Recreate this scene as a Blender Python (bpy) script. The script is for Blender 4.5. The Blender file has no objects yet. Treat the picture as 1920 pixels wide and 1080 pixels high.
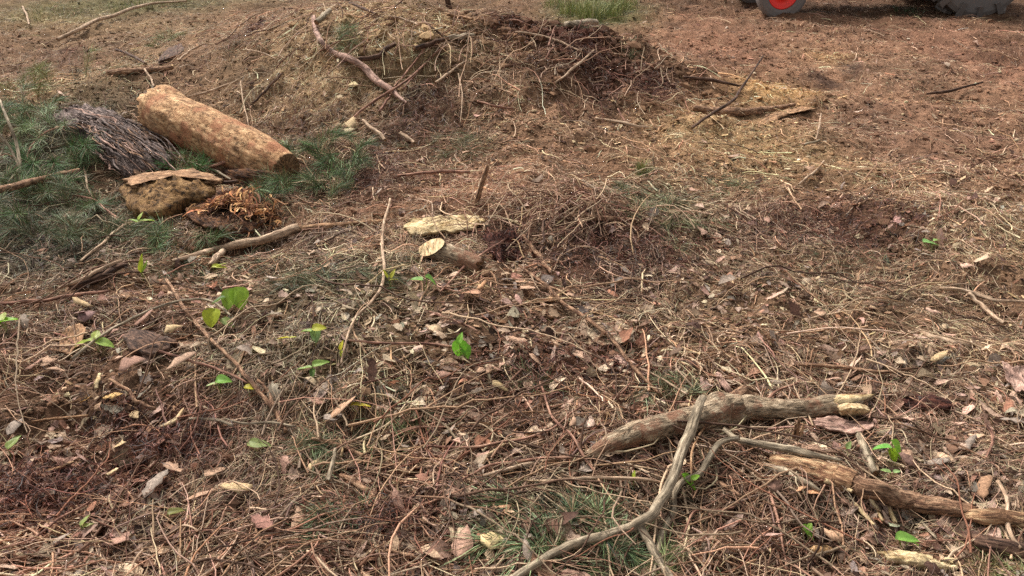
import bpy, math, random
import numpy as np

SC = bpy.context.scene
COL = SC.collection
rad = math.radians
rng = np.random.default_rng(7)
random.seed(7)

# ------------------------------------------------------------------ camera
CAM_H = 1.9
PITCH = rad(27.0)
FPX = 1663.0                      # focal length in pixels of a 1920 px wide picture
cam_d = bpy.data.cameras.new('camera')
cam = bpy.data.objects.new('camera', cam_d)
COL.objects.link(cam)
cam.location = (0, 0, CAM_H)
cam.rotation_euler = (math.pi/2 - PITCH, 0, 0)
cam_d.sensor_width = 36.0
cam_d.lens = 36.0*FPX/1920.0
cam_d.clip_start = 0.05
cam_d.clip_end = 1000
SC.camera = cam

# ------------------------------------------------------------------ sky, sun, exposure
SUN_EL, SUN_AZ = rad(50), rad(-35)      # azimuth measured from +Y (away from the camera) towards +X
world = bpy.data.worlds.new('World')
SC.world = world
world.use_nodes = True
nt = world.node_tree
bg = nt.nodes['Background']
sky = nt.nodes.new('ShaderNodeTexSky')
sky.sky_type = 'NISHITA'
sky.sun_disc = False
sky.sun_elevation = SUN_EL
sky.sun_rotation = SUN_AZ
sky.dust_density = 5.0
hs = nt.nodes.new('ShaderNodeHueSaturation')
hs.inputs['Saturation'].default_value = 0.10      # cloud takes the blue out of the sky
nt.links.new(sky.outputs[0], hs.inputs['Color'])
nt.links.new(hs.outputs[0], bg.inputs['Color'])
bg.inputs['Strength'].default_value = 0.115
sun_d = bpy.data.lights.new('sun', 'SUN')
sun_d.energy = 2.6
sun_d.angle = rad(11)
sun_d.color = (1.0, 0.94, 0.87)
sun = bpy.data.objects.new('sun', sun_d)
COL.objects.link(sun)
sun.rotation_euler = (math.pi/2 - SUN_EL, 0, math.pi - SUN_AZ)
SC.view_settings.view_transform = 'Standard'
SC.view_settings.look = 'None'
SC.view_settings.gamma = 1.0
SC.view_settings.exposure = 0.8
SC.cycles.max_bounces = 4
SC.cycles.diffuse_bounces = 3
SC.cycles.use_denoising = False

# ------------------------------------------------------------------ numbers
def lin(c):
    c = np.asarray(c, dtype=float)/255.0
    return np.where(c <= 0.04045, c/12.92, ((c+0.055)/1.055)**2.4)

def desat(c, k):
    l = (np.asarray(c)*np.array([.3, .59, .11])).sum(-1, keepdims=True)
    return c*(1-k)+l*k*np.array([1.03, 1.0, .95])

def _hash(ix, iy, seed):
    n = (ix.astype(np.int64)*374761393 + iy.astype(np.int64)*668265263 + seed*1442695041) & 0xffffffff
    n = ((n ^ (n >> 13))*1274126177) & 0xffffffff
    return ((n ^ (n >> 16)) & 0xffff)/65535.0

def vnoise(x, y, seed=0):
    x = np.asarray(x, float); y = np.asarray(y, float)
    ix = np.floor(x); iy = np.floor(y)
    fx = x-ix; fy = y-iy
    fx = fx*fx*(3-2*fx); fy = fy*fy*(3-2*fy)
    a = _hash(ix, iy, seed); b = _hash(ix+1, iy, seed)
    c = _hash(ix, iy+1, seed); d = _hash(ix+1, iy+1, seed)
    return (a*(1-fx)+b*fx)*(1-fy) + (c*(1-fx)+d*fx)*fy

def fbm(x, y, scale, octaves=3, seed=0):
    s = 0.0; a = 1.0; t = 0.0
    for k in range(octaves):
        cs, sn = math.cos(k*0.9+0.3), math.sin(k*0.9+0.3)
        s = s + a*(vnoise((x*cs-y*sn)*scale*2**k, (x*sn+y*cs)*scale*2**k, seed+k*17)-0.5)
        t += a; a *= 0.55
    return s/t*2.0

def gauss(x, y, cx, cy, sx, sy, rot=0.0):
    dx = x-cx; dy = y-cy
    c, s = math.cos(rot), math.sin(rot)
    u = (dx*c+dy*s)/sx; v = (-dx*s+dy*c)/sy
    return np.exp(-0.5*(u*u+v*v))

# ------------------------------------------------------------------ lie of the land
MOUNDS = [  # x, y, half-width across, half-width away, height, turn
    (-0.35, 7.7, 1.2, 0.7, 0.34, -0.15),
    (-1.75, 8.6, 1.0, 1.2, 0.34, 0.2), (-1.35, 7.2, .75, .5, .16, .1), (-0.5, 6.5, .8, .35, .08, 0),
    (0.85, 7.5, 0.55, 0.5, 0.13, -0.3),
    (-0.85, 6.75, 0.6, 0.35, 0.10, 0.0), (-0.1, 6.55, 0.25, 0.18, 0.06, 0.0), (0.35, 6.9, 0.25, 0.2, 0.08, 0.3),
    (-3.3, 6.9, 0.9, 0.5, 0.10, 0.3),
    (-2.3, 5.0, 0.7, 0.35, -0.06, 0.0),
    (0.26, 4.55, 0.34, 0.20, 0.14, -0.2),
    (0.75, 3.2, 0.5, 0.3, -0.03, 0.0),
    (-1.2, 2.35, 0.6, 0.3, -0.05, 0.0),
    (-1.0, 3.2, 0.9, 0.35, 0.06, 0.1),
    (2.6, 4.6, 0.8, 0.3, 0.07, -0.2),
    (3.2, 8.2, 1.4, 0.25, 0.05, -0.15),
    (2.6, 9.0, 1.4, 0.25, -0.03, -0.15),
]
HOLES = [(-0.55, 6.6, 0.24, 0.10, -0.20), (2.95, 7.75, 0.16, 0.10, -0.10), (3.2, 8.3, 0.13, 0.08, -0.07),
         (-1.52, 4.22, 0.17, 0.07, -0.24), (0.02, 4.35, 0.10, 0.05, -0.07), (-1.55, 2.62, 0.16, 0.06, -0.06),
         (-1.3, 3.15, 0.14, 0.05, -0.05), (1.0, 7.3, 0.18, 0.07, -0.08)]

def Hs(x, y):
    """ground height without the crumbs"""
    z = 0.0*x
    for (cx, cy, sx, sy, h, r) in MOUNDS:
        z = z + h*gauss(x, y, cx, cy, sx, sy, r)
    for (cx, cy, sx, sy, h) in HOLES:
        z = z + h*gauss(x, y, cx, cy, sx, sy)
    far = 1.0/(1.0+np.maximum(0, y-12)*0.15)
    z = z + 0.050*fbm(x, y, 1.1, 3, 3)*far
    calm = 1-0.3/(1+np.exp(-(x-1.3)*2.5))*(1/(1+np.exp(-(y-5.5)*1.5)))
    z = z + 0.042*fbm(x, y, 3.6, 2, 11)*calm
    z = z + 0.034*fbm(x, y, 9.0, 2, 15)*far*calm
    m = gauss(x, y, -0.1, 7.5, 1.3, 0.8)
    z = z + m*0.15*np.abs(fbm(x, y, 2.6, 3, 23))
    # tyre ruts running across the open ground on the right
    w = 1/(1+np.exp(-(x-1.3)*2.5))*(1/(1+np.exp(-(y-5.0)*1.5)))
    z = z + w*0.036*np.sin((y+0.32*x)*7.5+2.0*fbm(x, y, 0.8, 2, 31))
    return z

def H(x, y):
    z = Hs(x, y)
    z = z + 0.008*fbm(x, y, 30.0, 2, 41)
    z = z + 0.008*np.abs(fbm(x, y, 55.0, 2, 57))
    z = z - 0.016*np.clip(fbm(x, y, 22.0, 2, 71)-0.25, 0, 1)
    return z

CP, SP = math.cos(PITCH), math.sin(PITCH)
_T = np.geomspace(1.2, 60, 900)
def ray(px, py):
    u = (px-960)/FPX; v = (540-py)/FPX
    return np.array([u, CP+v*SP, -SP+v*CP])
def at(px, py, lift=0.0):
    """point of the ground (raised by lift) seen at a place of the picture"""
    d = ray(px, py)
    P = d[None, :]*_T[:, None]
    g = P[:, 2]+CAM_H - (Hs(P[:, 0], P[:, 1])+lift)
    k = int(np.argmax(g < 0))
    if k == 0: k = len(_T)-1
    a, b = _T[k-1], _T[k]
    for _ in range(16):
        m = 0.5*(a+b)
        q = d*m
        if q[2]+CAM_H - (Hs(q[0:1], q[1:2])[0]+lift) < 0: b = m
        else: a = m
    q = d*a
    return np.array([q[0], q[1], q[2]+CAM_H]), a      # point and depth
def mpp(px, py):
    return at(px, py)[1]/FPX        # metres per photograph pixel there

# ------------------------------------------------------------------ meshes from arrays
def mesh_obj(name, V, quads=None, tris=None, col=None, fib=None, mats=(), mi=None, parent=None, smooth=True, link=True):
    me = bpy.data.meshes.new(name)
    V = np.asarray(V, np.float32).reshape(-1, 3)
    nq = 0 if quads is None else len(quads)
    ntr = 0 if tris is None else len(tris)
    me.vertices.add(len(V)); me.vertices.foreach_set('co', V.ravel())
    loops = []
    if nq: loops.append(np.asarray(quads, np.int32).ravel())
    if ntr: loops.append(np.asarray(tris, np.int32).ravel())
    L = np.concatenate(loops)
    me.loops.add(len(L)); me.loops.foreach_set('vertex_index', L)
    me.polygons.add(nq+ntr)
    st = np.concatenate([np.arange(nq)*4, nq*4+np.arange(ntr)*3]).astype(np.int32)
    me.polygons.foreach_set('loop_start', st)
    if mi is not None: me.polygons.foreach_set('material_index', np.asarray(mi, np.int32))
    me.polygons.foreach_set('use_smooth', np.full(nq+ntr, smooth))
    me.update(calc_edges=True)
    if col is not None:
        c = np.ones((len(V), 4), np.float32); c[:, :3] = col
        a = me.color_attributes.new('Col', 'FLOAT_COLOR', 'POINT'); a.data.foreach_set('color', c.ravel())
    if fib is not None:
        a = me.attributes.new('fib', 'FLOAT_VECTOR', 'POINT'); a.data.foreach_set('vector', np.asarray(fib, np.float32).ravel())
    for m in mats: me.materials.append(m)
    o = bpy.data.objects.new(name, me)
    if link: COL.objects.link(o)
    if parent is not None: o.parent = parent
    return o

def tag(o, label=None, cat=None, group=None, kind=None):
    if label: o['label'] = label
    if cat: o['category'] = cat
    if group: o['group'] = group
    if kind: o['kind'] = kind
    return o
def empty(name, loc, label, cat, group=None):
    o = bpy.data.objects.new(name, None); COL.objects.link(o); o.location = [float(v) for v in loc]
    o.empty_display_size = 0.05
    return tag(o, label, cat, group)

# ------------------------------------------------------------------ materials
def N(nt, t, **kw):
    n = nt.nodes.new(t)
    for k, v in kw.items():
        if k in n.inputs: n.inputs[k].default_value = v
        else: setattr(n, k, v)
    return n
def ramp(nt, stops):
    n = nt.nodes.new('ShaderNodeValToRGB')
    e = n.color_ramp.elements
    while len(e) < len(stops): e.new(0.5)
    for el, (p, c) in zip(e, stops):
        el.position = p; el.color = (*c, 1) if len(c) == 3 else c
    return n
def g3(v): return (v, v, v)
def mat_col(name, rough=0.85, spec=0.25, nscale=120, namp=0.5, bump=0.0, bscale=300, trans=0.0):
    """colour of each piece from its own attribute, broken up by noise"""
    m = bpy.data.materials.new(name); m.use_nodes = True
    t = m.node_tree; b = t.nodes['Principled BSDF']
    a = N(t, 'ShaderNodeAttribute', attribute_name='Col')
    tc = N(t, 'ShaderNodeTexCoord')
    n = N(t, 'ShaderNodeTexNoise', Scale=nscale, Detail=4.0, Roughness=0.65)
    t.links.new(tc.outputs['Object'], n.inputs['Vector'])
    r = ramp(t, [(0.28, g3(1-namp)), (0.72, g3(1+namp*0.8))])
    t.links.new(n.outputs['Fac'], r.inputs['Fac'])
    mx = N(t, 'ShaderNodeMix', data_type='RGBA', blend_type='MULTIPLY')
    mx.inputs[0].default_value = 1.0
    t.links.new(a.outputs['Color'], mx.inputs[6]); t.links.new(r.outputs['Color'], mx.inputs[7])
    t.links.new(mx.outputs[2], b.inputs['Base Color'])
    b.inputs['Roughness'].default_value = rough
    b.inputs['Specular IOR Level'].default_value = spec
    if trans:
        tr_ = N(t, 'ShaderNodeBsdfTranslucent'); ms = N(t, 'ShaderNodeMixShader'); ms.inputs[0].default_value = trans
        t.links.new(mx.outputs[2], tr_.inputs['Color']); t.links.new(b.outputs[0], ms.inputs[1]); t.links.new(tr_.outputs[0], ms.inputs[2])
        t.links.new(ms.outputs[0], t.nodes['Material Output'].inputs['Surface'])
    if bump:
        n2 = N(t, 'ShaderNodeTexNoise', Scale=bscale, Detail=5.0, Roughness=0.7)
        t.links.new(tc.outputs['Object'], n2.inputs['Vector'])
        bm = N(t, 'ShaderNodeBump', Strength=bump, Distance=0.004)
        t.links.new(n2.outputs['Fac'], bm.inputs['Height']); t.links.new(bm.outputs[0], b.inputs['Normal'])
    return m

def mat_wood(name, c_lo, c_mid, c_hi, scale=60, stretch=0.12, rough=0.85, bump=0.6, crack=(.28, None), patch=None, dist=0.006):
    """fibre running along the piece: 'fib' holds (around, around, along)"""
    m = bpy.data.materials.new(name); m.use_nodes = True
    t = m.node_tree; b = t.nodes['Principled BSDF']
    a = N(t, 'ShaderNodeAttribute', attribute_name='fib')
    mp = N(t, 'ShaderNodeMapping'); mp.inputs['Scale'].default_value = (1, 1, stretch)
    t.links.new(a.outputs['Vector'], mp.inputs['Vector'])
    n = N(t, 'ShaderNodeTexNoise', Scale=scale, Detail=6.0, Roughness=0.68)
    t.links.new(mp.outputs[0], n.inputs['Vector'])
    r = ramp(t, [(0.36, lin(c_lo)), (0.5, lin(c_mid)), (0.63, lin(c_hi))])
    t.links.new(n.outputs['Fac'], r.inputs['Fac'])
    n3 = N(t, 'ShaderNodeTexNoise', Scale=scale*0.22, Detail=5.0, Roughness=0.6)
    t.links.new(a.outputs['Vector'], n3.inputs['Vector'])
    r3 = ramp(t, [(0.35, g3(0.55)), (0.6, g3(1.15))])
    t.links.new(n3.outputs['Fac'], r3.inputs['Fac'])
    mx = N(t, 'ShaderNodeMix', data_type='RGBA', blend_type='MULTIPLY'); mx.inputs[0].default_value = 0.8
    t.links.new(r.outputs['Color'], mx.inputs[6]); t.links.new(r3.outputs['Color'], mx.inputs[7])
    out = mx.outputs[2]
    mpc = N(t, 'ShaderNodeMapping'); mpc.inputs['Scale'].default_value = (1, 1, crack[1] or min(1.0, stretch*.8)); mpc.inputs['Location'].default_value = (5, 2, 9)
    t.links.new(a.outputs['Vector'], mpc.inputs['Vector'])
    nc = N(t, 'ShaderNodeTexNoise', Scale=scale*1.5, Detail=4.0, Roughness=0.6, Distortion=.4)
    t.links.new(mpc.outputs[0], nc.inputs['Vector'])
    rc = ramp(t, [(.36, g3(crack[0])), (.44, g3(1))])
    t.links.new(nc.outputs['Fac'], rc.inputs['Fac'])
    mc = N(t, 'ShaderNodeMix', data_type='RGBA', blend_type='MULTIPLY'); mc.inputs[0].default_value = 1.0
    t.links.new(out, mc.inputs[6]); t.links.new(rc.outputs['Color'], mc.inputs[7]); out = mc.outputs[2]
    if patch:
        n4 = N(t, 'ShaderNodeTexNoise', Scale=scale*0.12, Detail=6.0, Roughness=0.7)
        mp4 = N(t, 'ShaderNodeMapping'); mp4.inputs['Location'].default_value = (3, 7, 1)
        t.links.new(a.outputs['Vector'], mp4.inputs['Vector']); t.links.new(mp4.outputs[0], n4.inputs['Vector'])
        r4 = ramp(t, [(0.5, g3(0)), (0.58, g3(1))])
        t.links.new(n4.outputs['Fac'], r4.inputs['Fac'])
        m4 = N(t, 'ShaderNodeMix', data_type='RGBA', blend_type='MIX')
        t.links.new(r4.outputs['Color'], m4.inputs[0]); t.links.new(out, m4.inputs[6])
        m4.inputs[7].default_value = (*lin(patch), 1)
        out = m4.outputs[2]
    t.links.new(out, b.inputs['Base Color'])
    b.inputs['Roughness'].default_value = rough
    b.inputs['Specular IOR Level'].default_value = 0.2
    nb = N(t, 'ShaderNodeTexNoise', Scale=scale*1.7, Detail=7.0, Roughness=0.72)
    t.links.new(mp.outputs[0], nb.inputs['Vector'])
    ad = N(t, 'ShaderNodeMath', operation='ADD')
    mu = N(t, 'ShaderNodeMath', operation='MULTIPLY'); mu.inputs[1].default_value = .6
    t.links.new(rc.outputs['Color'], mu.inputs[0]); t.links.new(mu.outputs[0], ad.inputs[0]); t.links.new(nb.outputs['Fac'], ad.inputs[1])
    bm = N(t, 'ShaderNodeBump', Strength=min(1, bump*1.3), Distance=dist*1.3)
    t.links.new(ad.outputs[0], bm.inputs['Height']); t.links.new(bm.outputs[0], b.inputs['Normal'])
    return m

def mat_soil():
    m = bpy.data.materials.new('soil'); m.use_nodes = True
    t = m.node_tree; b = t.nodes['Principled BSDF']
    a = N(t, 'ShaderNodeAttribute', attribute_name='Col')
    tc = N(t, 'ShaderNodeTexCoord')
    def noise(s, det, ro, st=(1, 1, 1)):
        mp = N(t, 'ShaderNodeMapping'); mp.inputs['Scale'].default_value = st
        t.links.new(tc.outputs['Object'], mp.inputs['Vector'])
        n = N(t, 'ShaderNodeTexNoise', Scale=s, Detail=det, Roughness=ro)
        t.links.new(mp.outputs[0], n.inputs['Vector']); return n
    out = a.outputs['Color']
    for (s, st, lo, hi, p0, p1) in ((9, (1, 1.3, 1), 0.62, 1.35, 0.3, 0.7), (70, (1, 1, 1), 0.5, 1.5, 0.3, 0.7), (330, (1, 1, 1), 0.6, 1.5, 0.3, 0.7)):
        n = noise(s, 5.0, 0.7, st)
        r = ramp(t, [(p0, g3(lo)), (p1, g3(hi))])
        t.links.new(n.outputs['Fac'], r.inputs['Fac'])
        mx = N(t, 'ShaderNodeMix', data_type='RGBA', blend_type='MULTIPLY'); mx.inputs[0].default_value = 1.0
        t.links.new(out, mx.inputs[6]); t.links.new(r.outputs['Color'], mx.inputs[7]); out = mx.outputs[2]
    # straw-coloured and rusty flecks trodden into the surface
    for (s, c, lo, hi, st) in ((110, (176, 146, 116), 0.63, 0.68, (0.5, 1.4, 1)), (85, (112, 66, 50), 0.64, 0.70, (1.3, 0.8, 1)), (60, (44, 34, 28), 0.64, 0.69, (0.6, 1.5, 1))):
        n = noise(s, 3.0, 0.6, st)
        n.inputs['Distortion'].default_value = 0.8
        r = ramp(t, [(lo, g3(0)), (hi, g3(0.75))])
        t.links.new(n.outputs['Fac'], r.inputs['Fac'])
        mx = N(t, 'ShaderNodeMix', data_type='RGBA', blend_type='MIX')
        t.links.new(r.outputs['Color'], mx.inputs[0]); t.links.new(out, mx.inputs[6])
        mx.inputs[7].default_value = (*lin(c), 1); out = mx.outputs[2]
    t.links.new(out, b.inputs['Base Color'])
    b.inputs['Roughness'].default_value = 0.95
    b.inputs['Specular IOR Level'].default_value = 0.12
    n1 = noise(45, 8.0, 0.75); 
    bm = N(t, 'ShaderNodeBump', Strength=0.9, Distance=0.02)
    t.links.new(n1.outputs['Fac'], bm.inputs['Height'])
    t.links.new(bm.outputs[0], b.inputs['Normal'])
    return m

M_SOIL = mat_soil()
M_LEAF = mat_col('dry_leaf', 0.75, 0.25, 130, 0.55, 0.5, 260, .2)
M_GREEN = mat_col('green_leaf', 0.5, 0.35, 60, 0.25, 0.15, 150, .45)
M_NEEDLE = mat_col('needle', 0.6, 0.3, 60, 0.3)
M_TWIG = mat_col('twig', 0.85, 0.2, 160, 0.45, 0.4, 400)
M_CRUMB = mat_col('crumb', 0.95, 0.1, 150, 0.5, 0.5, 300)
M_CHIP = mat_col('chip', 0.9, 0.15, 110, 0.45, 0.5, 250)
M_CLAYLOG = mat_wood('ochre_log', (128, 92, 62), (184, 142, 102), (218, 180, 136), 34, 0.5, bump=1.0, crack=(.5, .6), patch=(166, 114, 82), dist=0.012)
M_GREYBARK = mat_wood('grey_bark', (96, 82, 66), (160, 138, 112), (202, 182, 154), 85, 0.3, bump=1.0, dist=.01, crack=(.42, None), patch=(140, 104, 82))
M_BROWNBARK = mat_wood('brown_bark', (86, 60, 46), (150, 114, 88), (194, 158, 126), 90, 0.25, crack=(.45, None), bump=1.0, dist=.009)
M_PALEWOOD = mat_wood('pale_branch', (120, 96, 76), (174, 146, 120), (210, 184, 156), 110, 0.10, crack=(.5, None), bump=0.4)
M_GREYWOOD = mat_wood('grey_branch', (88, 78, 64), (146, 130, 108), (186, 170, 145), 110, 0.10, crack=(.5, None), bump=0.4)
M_DARKWOOD = mat_wood('dark_branch', (42, 30, 24), (84, 62, 50), (124, 96, 78), 90, 0.12, bump=0.5)
M_REDWOOD = mat_wood('reddish_branch', (84, 54, 44), (146, 106, 88), (186, 146, 122), 110, 0.10, bump=0.4)
M_CUT = mat_wood('fresh_wood', (150, 120, 84), (200, 172, 130), (222, 200, 160), 60, 0.15, bump=0.3)
M_YELLOW = mat_wood('yellow_wood', (140, 112, 70), (196, 172, 130), (220, 198, 158), 36, 0.35, crack=(.6, .5), bump=1.0)
M_ROT = mat_wood('rotten_wood', (34, 22, 16), (88, 58, 40), (140, 98, 64), 60, 0.2, bump=1.0, dist=0.01)
M_RUST = mat_wood('rusty_root', (34, 20, 17), (74, 42, 34), (110, 66, 52), 70, 0.4, bump=1.0, dist=0.01)
M_PURPLE = mat_wood('stringy_bark', (56, 46, 43), (112, 96, 90), (164, 144, 134), 70, 0.10, crack=(.3, None), bump=1.0, dist=.012)
M_TANBARK = mat_wood('tan_bark', (92, 66, 46), (158, 120, 88), (196, 160, 124), 60, 0.3, bump=0.7)
M_PINKBARK = mat_wood('pink_bark', (110, 84, 74), (168, 134, 118), (200, 168, 150), 60, 0.3, bump=0.6)
M_ROTLOG = mat_wood('decayed_log', (84, 58, 42), (164, 124, 92), (216, 184, 142), 55, 0.22, bump=1.0, crack=(.35, None), patch=(120, 82, 62), dist=0.01)
M_STONE = mat_wood('ochre_stone', (80, 58, 36), (128, 96, 60), (160, 126, 84), 22, 1.0, bump=0.8, dist=0.015)

# ------------------------------------------------------------------ ground colours by place; shade of hollows and tractor painted in
def blob(px, py, rx, ry, rot=0.0):
    p, d = at(px, py)
    el = math.atan2(CAM_H-p[2], math.hypot(p[0], p[1]))
    k = d/FPX
    return (p[0], p[1], rx*k, ry*k/max(0.2, math.sin(el)), rot)
PATCH = [  # px, py, rx, ry, sRGB, weight
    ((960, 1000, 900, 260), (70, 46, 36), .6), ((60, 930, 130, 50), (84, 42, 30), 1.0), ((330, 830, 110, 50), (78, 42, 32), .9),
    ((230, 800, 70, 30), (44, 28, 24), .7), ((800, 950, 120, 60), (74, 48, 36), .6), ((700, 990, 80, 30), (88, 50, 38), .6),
    ((900, 760, 120, 60), (84, 58, 44), .7), ((1280, 960, 200, 60), (64, 46, 34), .7), ((1400, 980, 100, 50), (82, 56, 42), .7),
    ((1700, 900, 220, 90), (92, 68, 54), .7), ((1650, 760, 150, 60), (94, 68, 54), .7), ((1250, 620, 200, 80), (118, 96, 70), .5), ((600, 600, 220, 90), (104, 92, 66), .5), ((1550, 560, 250, 90), (108, 84, 64), .7),
    ((1600, 420, 160, 45), (86, 58, 46), .8), ((1450, 430, 130, 30), (92, 64, 52), .6), ((1850, 420, 120, 60), (122, 98, 74), .7),
    ((1560, 120, 330, 90), (134, 100, 77), .85), ((1455, 172, 80, 22), (176, 136, 84), .95), ((1545, 105, 40, 14), (150, 116, 76), .6),
    ((1420, 260, 200, 60), (150, 120, 84), .8), ((1560, 225, 120, 30), (122, 90, 72), .5), ((1700, 250, 160, 50), (112, 82, 66), .7),
    ((1850, 100, 150, 60), (124, 88, 70), .7), ((1550, 155, 26, 14), (60, 42, 34), .9), ((1595, 128, 18, 10), (60, 40, 34), .9),  # small dark patches paint shade into the holes of the open ground
    ((1330, 150, 60, 30), (96, 68, 54), .5), ((1500, 60, 140, 20), (110, 80, 62), .6), ((1700, 130, 100, 30), (110, 84, 66), .5), ((1650, 10, 380, 22), (74, 52, 38), .9), ((1880, 110, 50, 20), (106, 76, 58), .5),  # wide dark patch by the top edge paints the tractor's shade on the earth
    ((1340, 100, 90, 30), (112, 76, 60), .6), ((1300, 60, 100, 40), (124, 88, 68), .7),
    ((960, 46, 70, 22), (60, 26, 20), 1.0), ((1080, 78, 60, 26), (62, 28, 22), 1.0), ((1125, 130, 55, 30), (60, 30, 24), 1.0),
    ((1220, 165, 45, 18), (76, 44, 38), .8), ((1020, 130, 50, 22), (82, 50, 38), .5), ((900, 150, 150, 50), (128, 100, 74), .5), ((790, 215, 70, 40), (54, 32, 28), .95),  # darkest patch paints shade into the cavity of the mound face
    ((570, 230, 45, 25), (70, 44, 38), .8), ((480, 55, 25, 22), (86, 48, 40), .9), ((480, 115, 60, 30), (70, 58, 46), .7),
    ((600, 60, 110, 45), (146, 118, 88), .8), ((720, 45, 120, 30), (152, 126, 92), .8), ((430, 130, 70, 60), (122, 96, 72), .6),
    ((150, 150, 130, 50), (140, 112, 84), .7), ((270, 70, 180, 50), (122, 98, 72), .6), ((120, 110, 90, 25), (92, 66, 54), .6),
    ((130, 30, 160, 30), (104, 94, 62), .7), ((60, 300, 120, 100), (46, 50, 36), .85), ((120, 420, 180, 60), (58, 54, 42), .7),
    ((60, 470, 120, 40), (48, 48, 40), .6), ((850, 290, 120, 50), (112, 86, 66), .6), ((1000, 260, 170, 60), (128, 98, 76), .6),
    ((1080, 330, 200, 50), (124, 92, 70), .6), ((880, 360, 110, 40), (132, 92, 70), .6), ((700, 330, 60, 40), (80, 52, 42), .7),
    ((1050, 390, 90, 25), (136, 98, 76), .5), ((1230, 390, 100, 40), (82, 78, 58), .6), ((1150, 490, 130, 60), (72, 50, 42), .7),
    ((620, 530, 160, 50), (86, 76, 58), .6), ((500, 640, 200, 90), (84, 66, 52), .6), ((600, 440, 60, 20), (60, 42, 34), .7),
    ((150, 640, 170, 70), (94, 66, 52), .7), ((120, 760, 120, 60), (90, 66, 50), .6), ((450, 450, 60, 20), (34, 20, 16), .9),  # near-black patch paints the shade of the hollow below the rotten wood
    ((1100, 640, 170, 60), (98, 70, 54), .6), ((1060, 980, 130, 50), (44, 48, 34), .8), ((1350, 660, 150, 50), (104, 76, 58), .5),
    ((1120, 25, 80, 30), (78, 84, 46), .8), ((860, 15, 80, 20), (100, 78, 56), .6), ((300, 5, 200, 14), (78, 84, 52), .5),
]
PB = [(blob(*p), lin(c), w) for p, c, w in PATCH]
def soil_col(x, y):
    base = lin((112, 84, 64))
    C = np.tile(base, (len(x), 1))
    wx = x+0.10*fbm(x, y, 2.2, 3, 91); wy = y+0.16*fbm(x, y, 2.2, 3, 95)
    wx = wx+0.07*fbm(x, y, 9, 3, 191)+.03*fbm(x, y, 45, 2, 291); wy = wy+0.12*fbm(x, y, 9, 3, 195)+.06*fbm(x, y, 45, 2, 295)
    for (b, c, w) in PB:
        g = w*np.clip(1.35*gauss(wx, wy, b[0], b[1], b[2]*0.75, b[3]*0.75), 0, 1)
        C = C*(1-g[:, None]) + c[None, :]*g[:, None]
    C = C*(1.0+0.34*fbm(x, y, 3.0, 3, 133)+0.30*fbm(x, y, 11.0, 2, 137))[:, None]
    C = desat(C, .04)*np.array([.99, 1.0, .98])
    return np.clip(C, 0.004, 1)

SBASE = lin((108, 82, 63))
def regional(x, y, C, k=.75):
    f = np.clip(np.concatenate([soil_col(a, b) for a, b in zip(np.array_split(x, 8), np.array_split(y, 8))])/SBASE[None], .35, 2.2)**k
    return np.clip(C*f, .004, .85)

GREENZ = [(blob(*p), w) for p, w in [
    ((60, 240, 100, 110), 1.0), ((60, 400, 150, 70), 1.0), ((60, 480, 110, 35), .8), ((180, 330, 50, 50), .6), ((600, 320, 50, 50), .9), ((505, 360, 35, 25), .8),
    ((1220, 385, 90, 30), .8), ((640, 525, 110, 30), .6), ((1060, 970, 120, 40), 1.0), ((1140, 1050, 110, 30), 1.0), ((620, 985, 45, 25), .8),
    ((645, 82, 30, 14), .8), ((1120, 18, 75, 25), 1.0), ((720, 750, 60, 25), .5), ((500, 500, 160, 30), .5), ((330, 465, 60, 15), .8), ((850, 275, 80, 15), .6),
    ((1350, 340, 60, 18), .6), ((200, 10, 150, 18), .6), ((310, 78, 30, 12), .5), ((1180, 105, 20, 8), .6), ((430, 110, 30, 15), .5),
    ((1690, 24, 40, 8), .9), ((1600, 500, 120, 40), .25), ((300, 500, 150, 30), .5), ((1260, 745, 50, 18), .5), ((60, 600, 90, 30), .2), ((360, 10, 120, 10), .6)]]
def green_at(x, y):
    g = 0.0*x
    for (b, w) in GREENZ:
        g = np.maximum(g, w*gauss(x, y, b[0], b[1], b[2]*0.8, b[3]*0.8))
    return g
# open, trodden ground at the upper right and on the sandy bank carries little litter
BAREZ = [(blob(*p), w) for p, w in [((1600, 140, 330, 110), .92), ((1400, 240, 160, 70), .7), ((650, 50, 170, 50), .8), ((180, 140, 120, 40), .6),
    ((1020, 265, 150, 40), .6), ((420, 100, 80, 60), .6), ((1850, 300, 150, 80), .5), ((300, 60, 170, 40), .45)]]
def bare_at(x, y):
    g = 0.0*x
    for (b, w) in BAREZ:
        g = np.maximum(g, w*gauss(x, y, b[0], b[1], b[2], b[3])**0.7)
    return g

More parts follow.
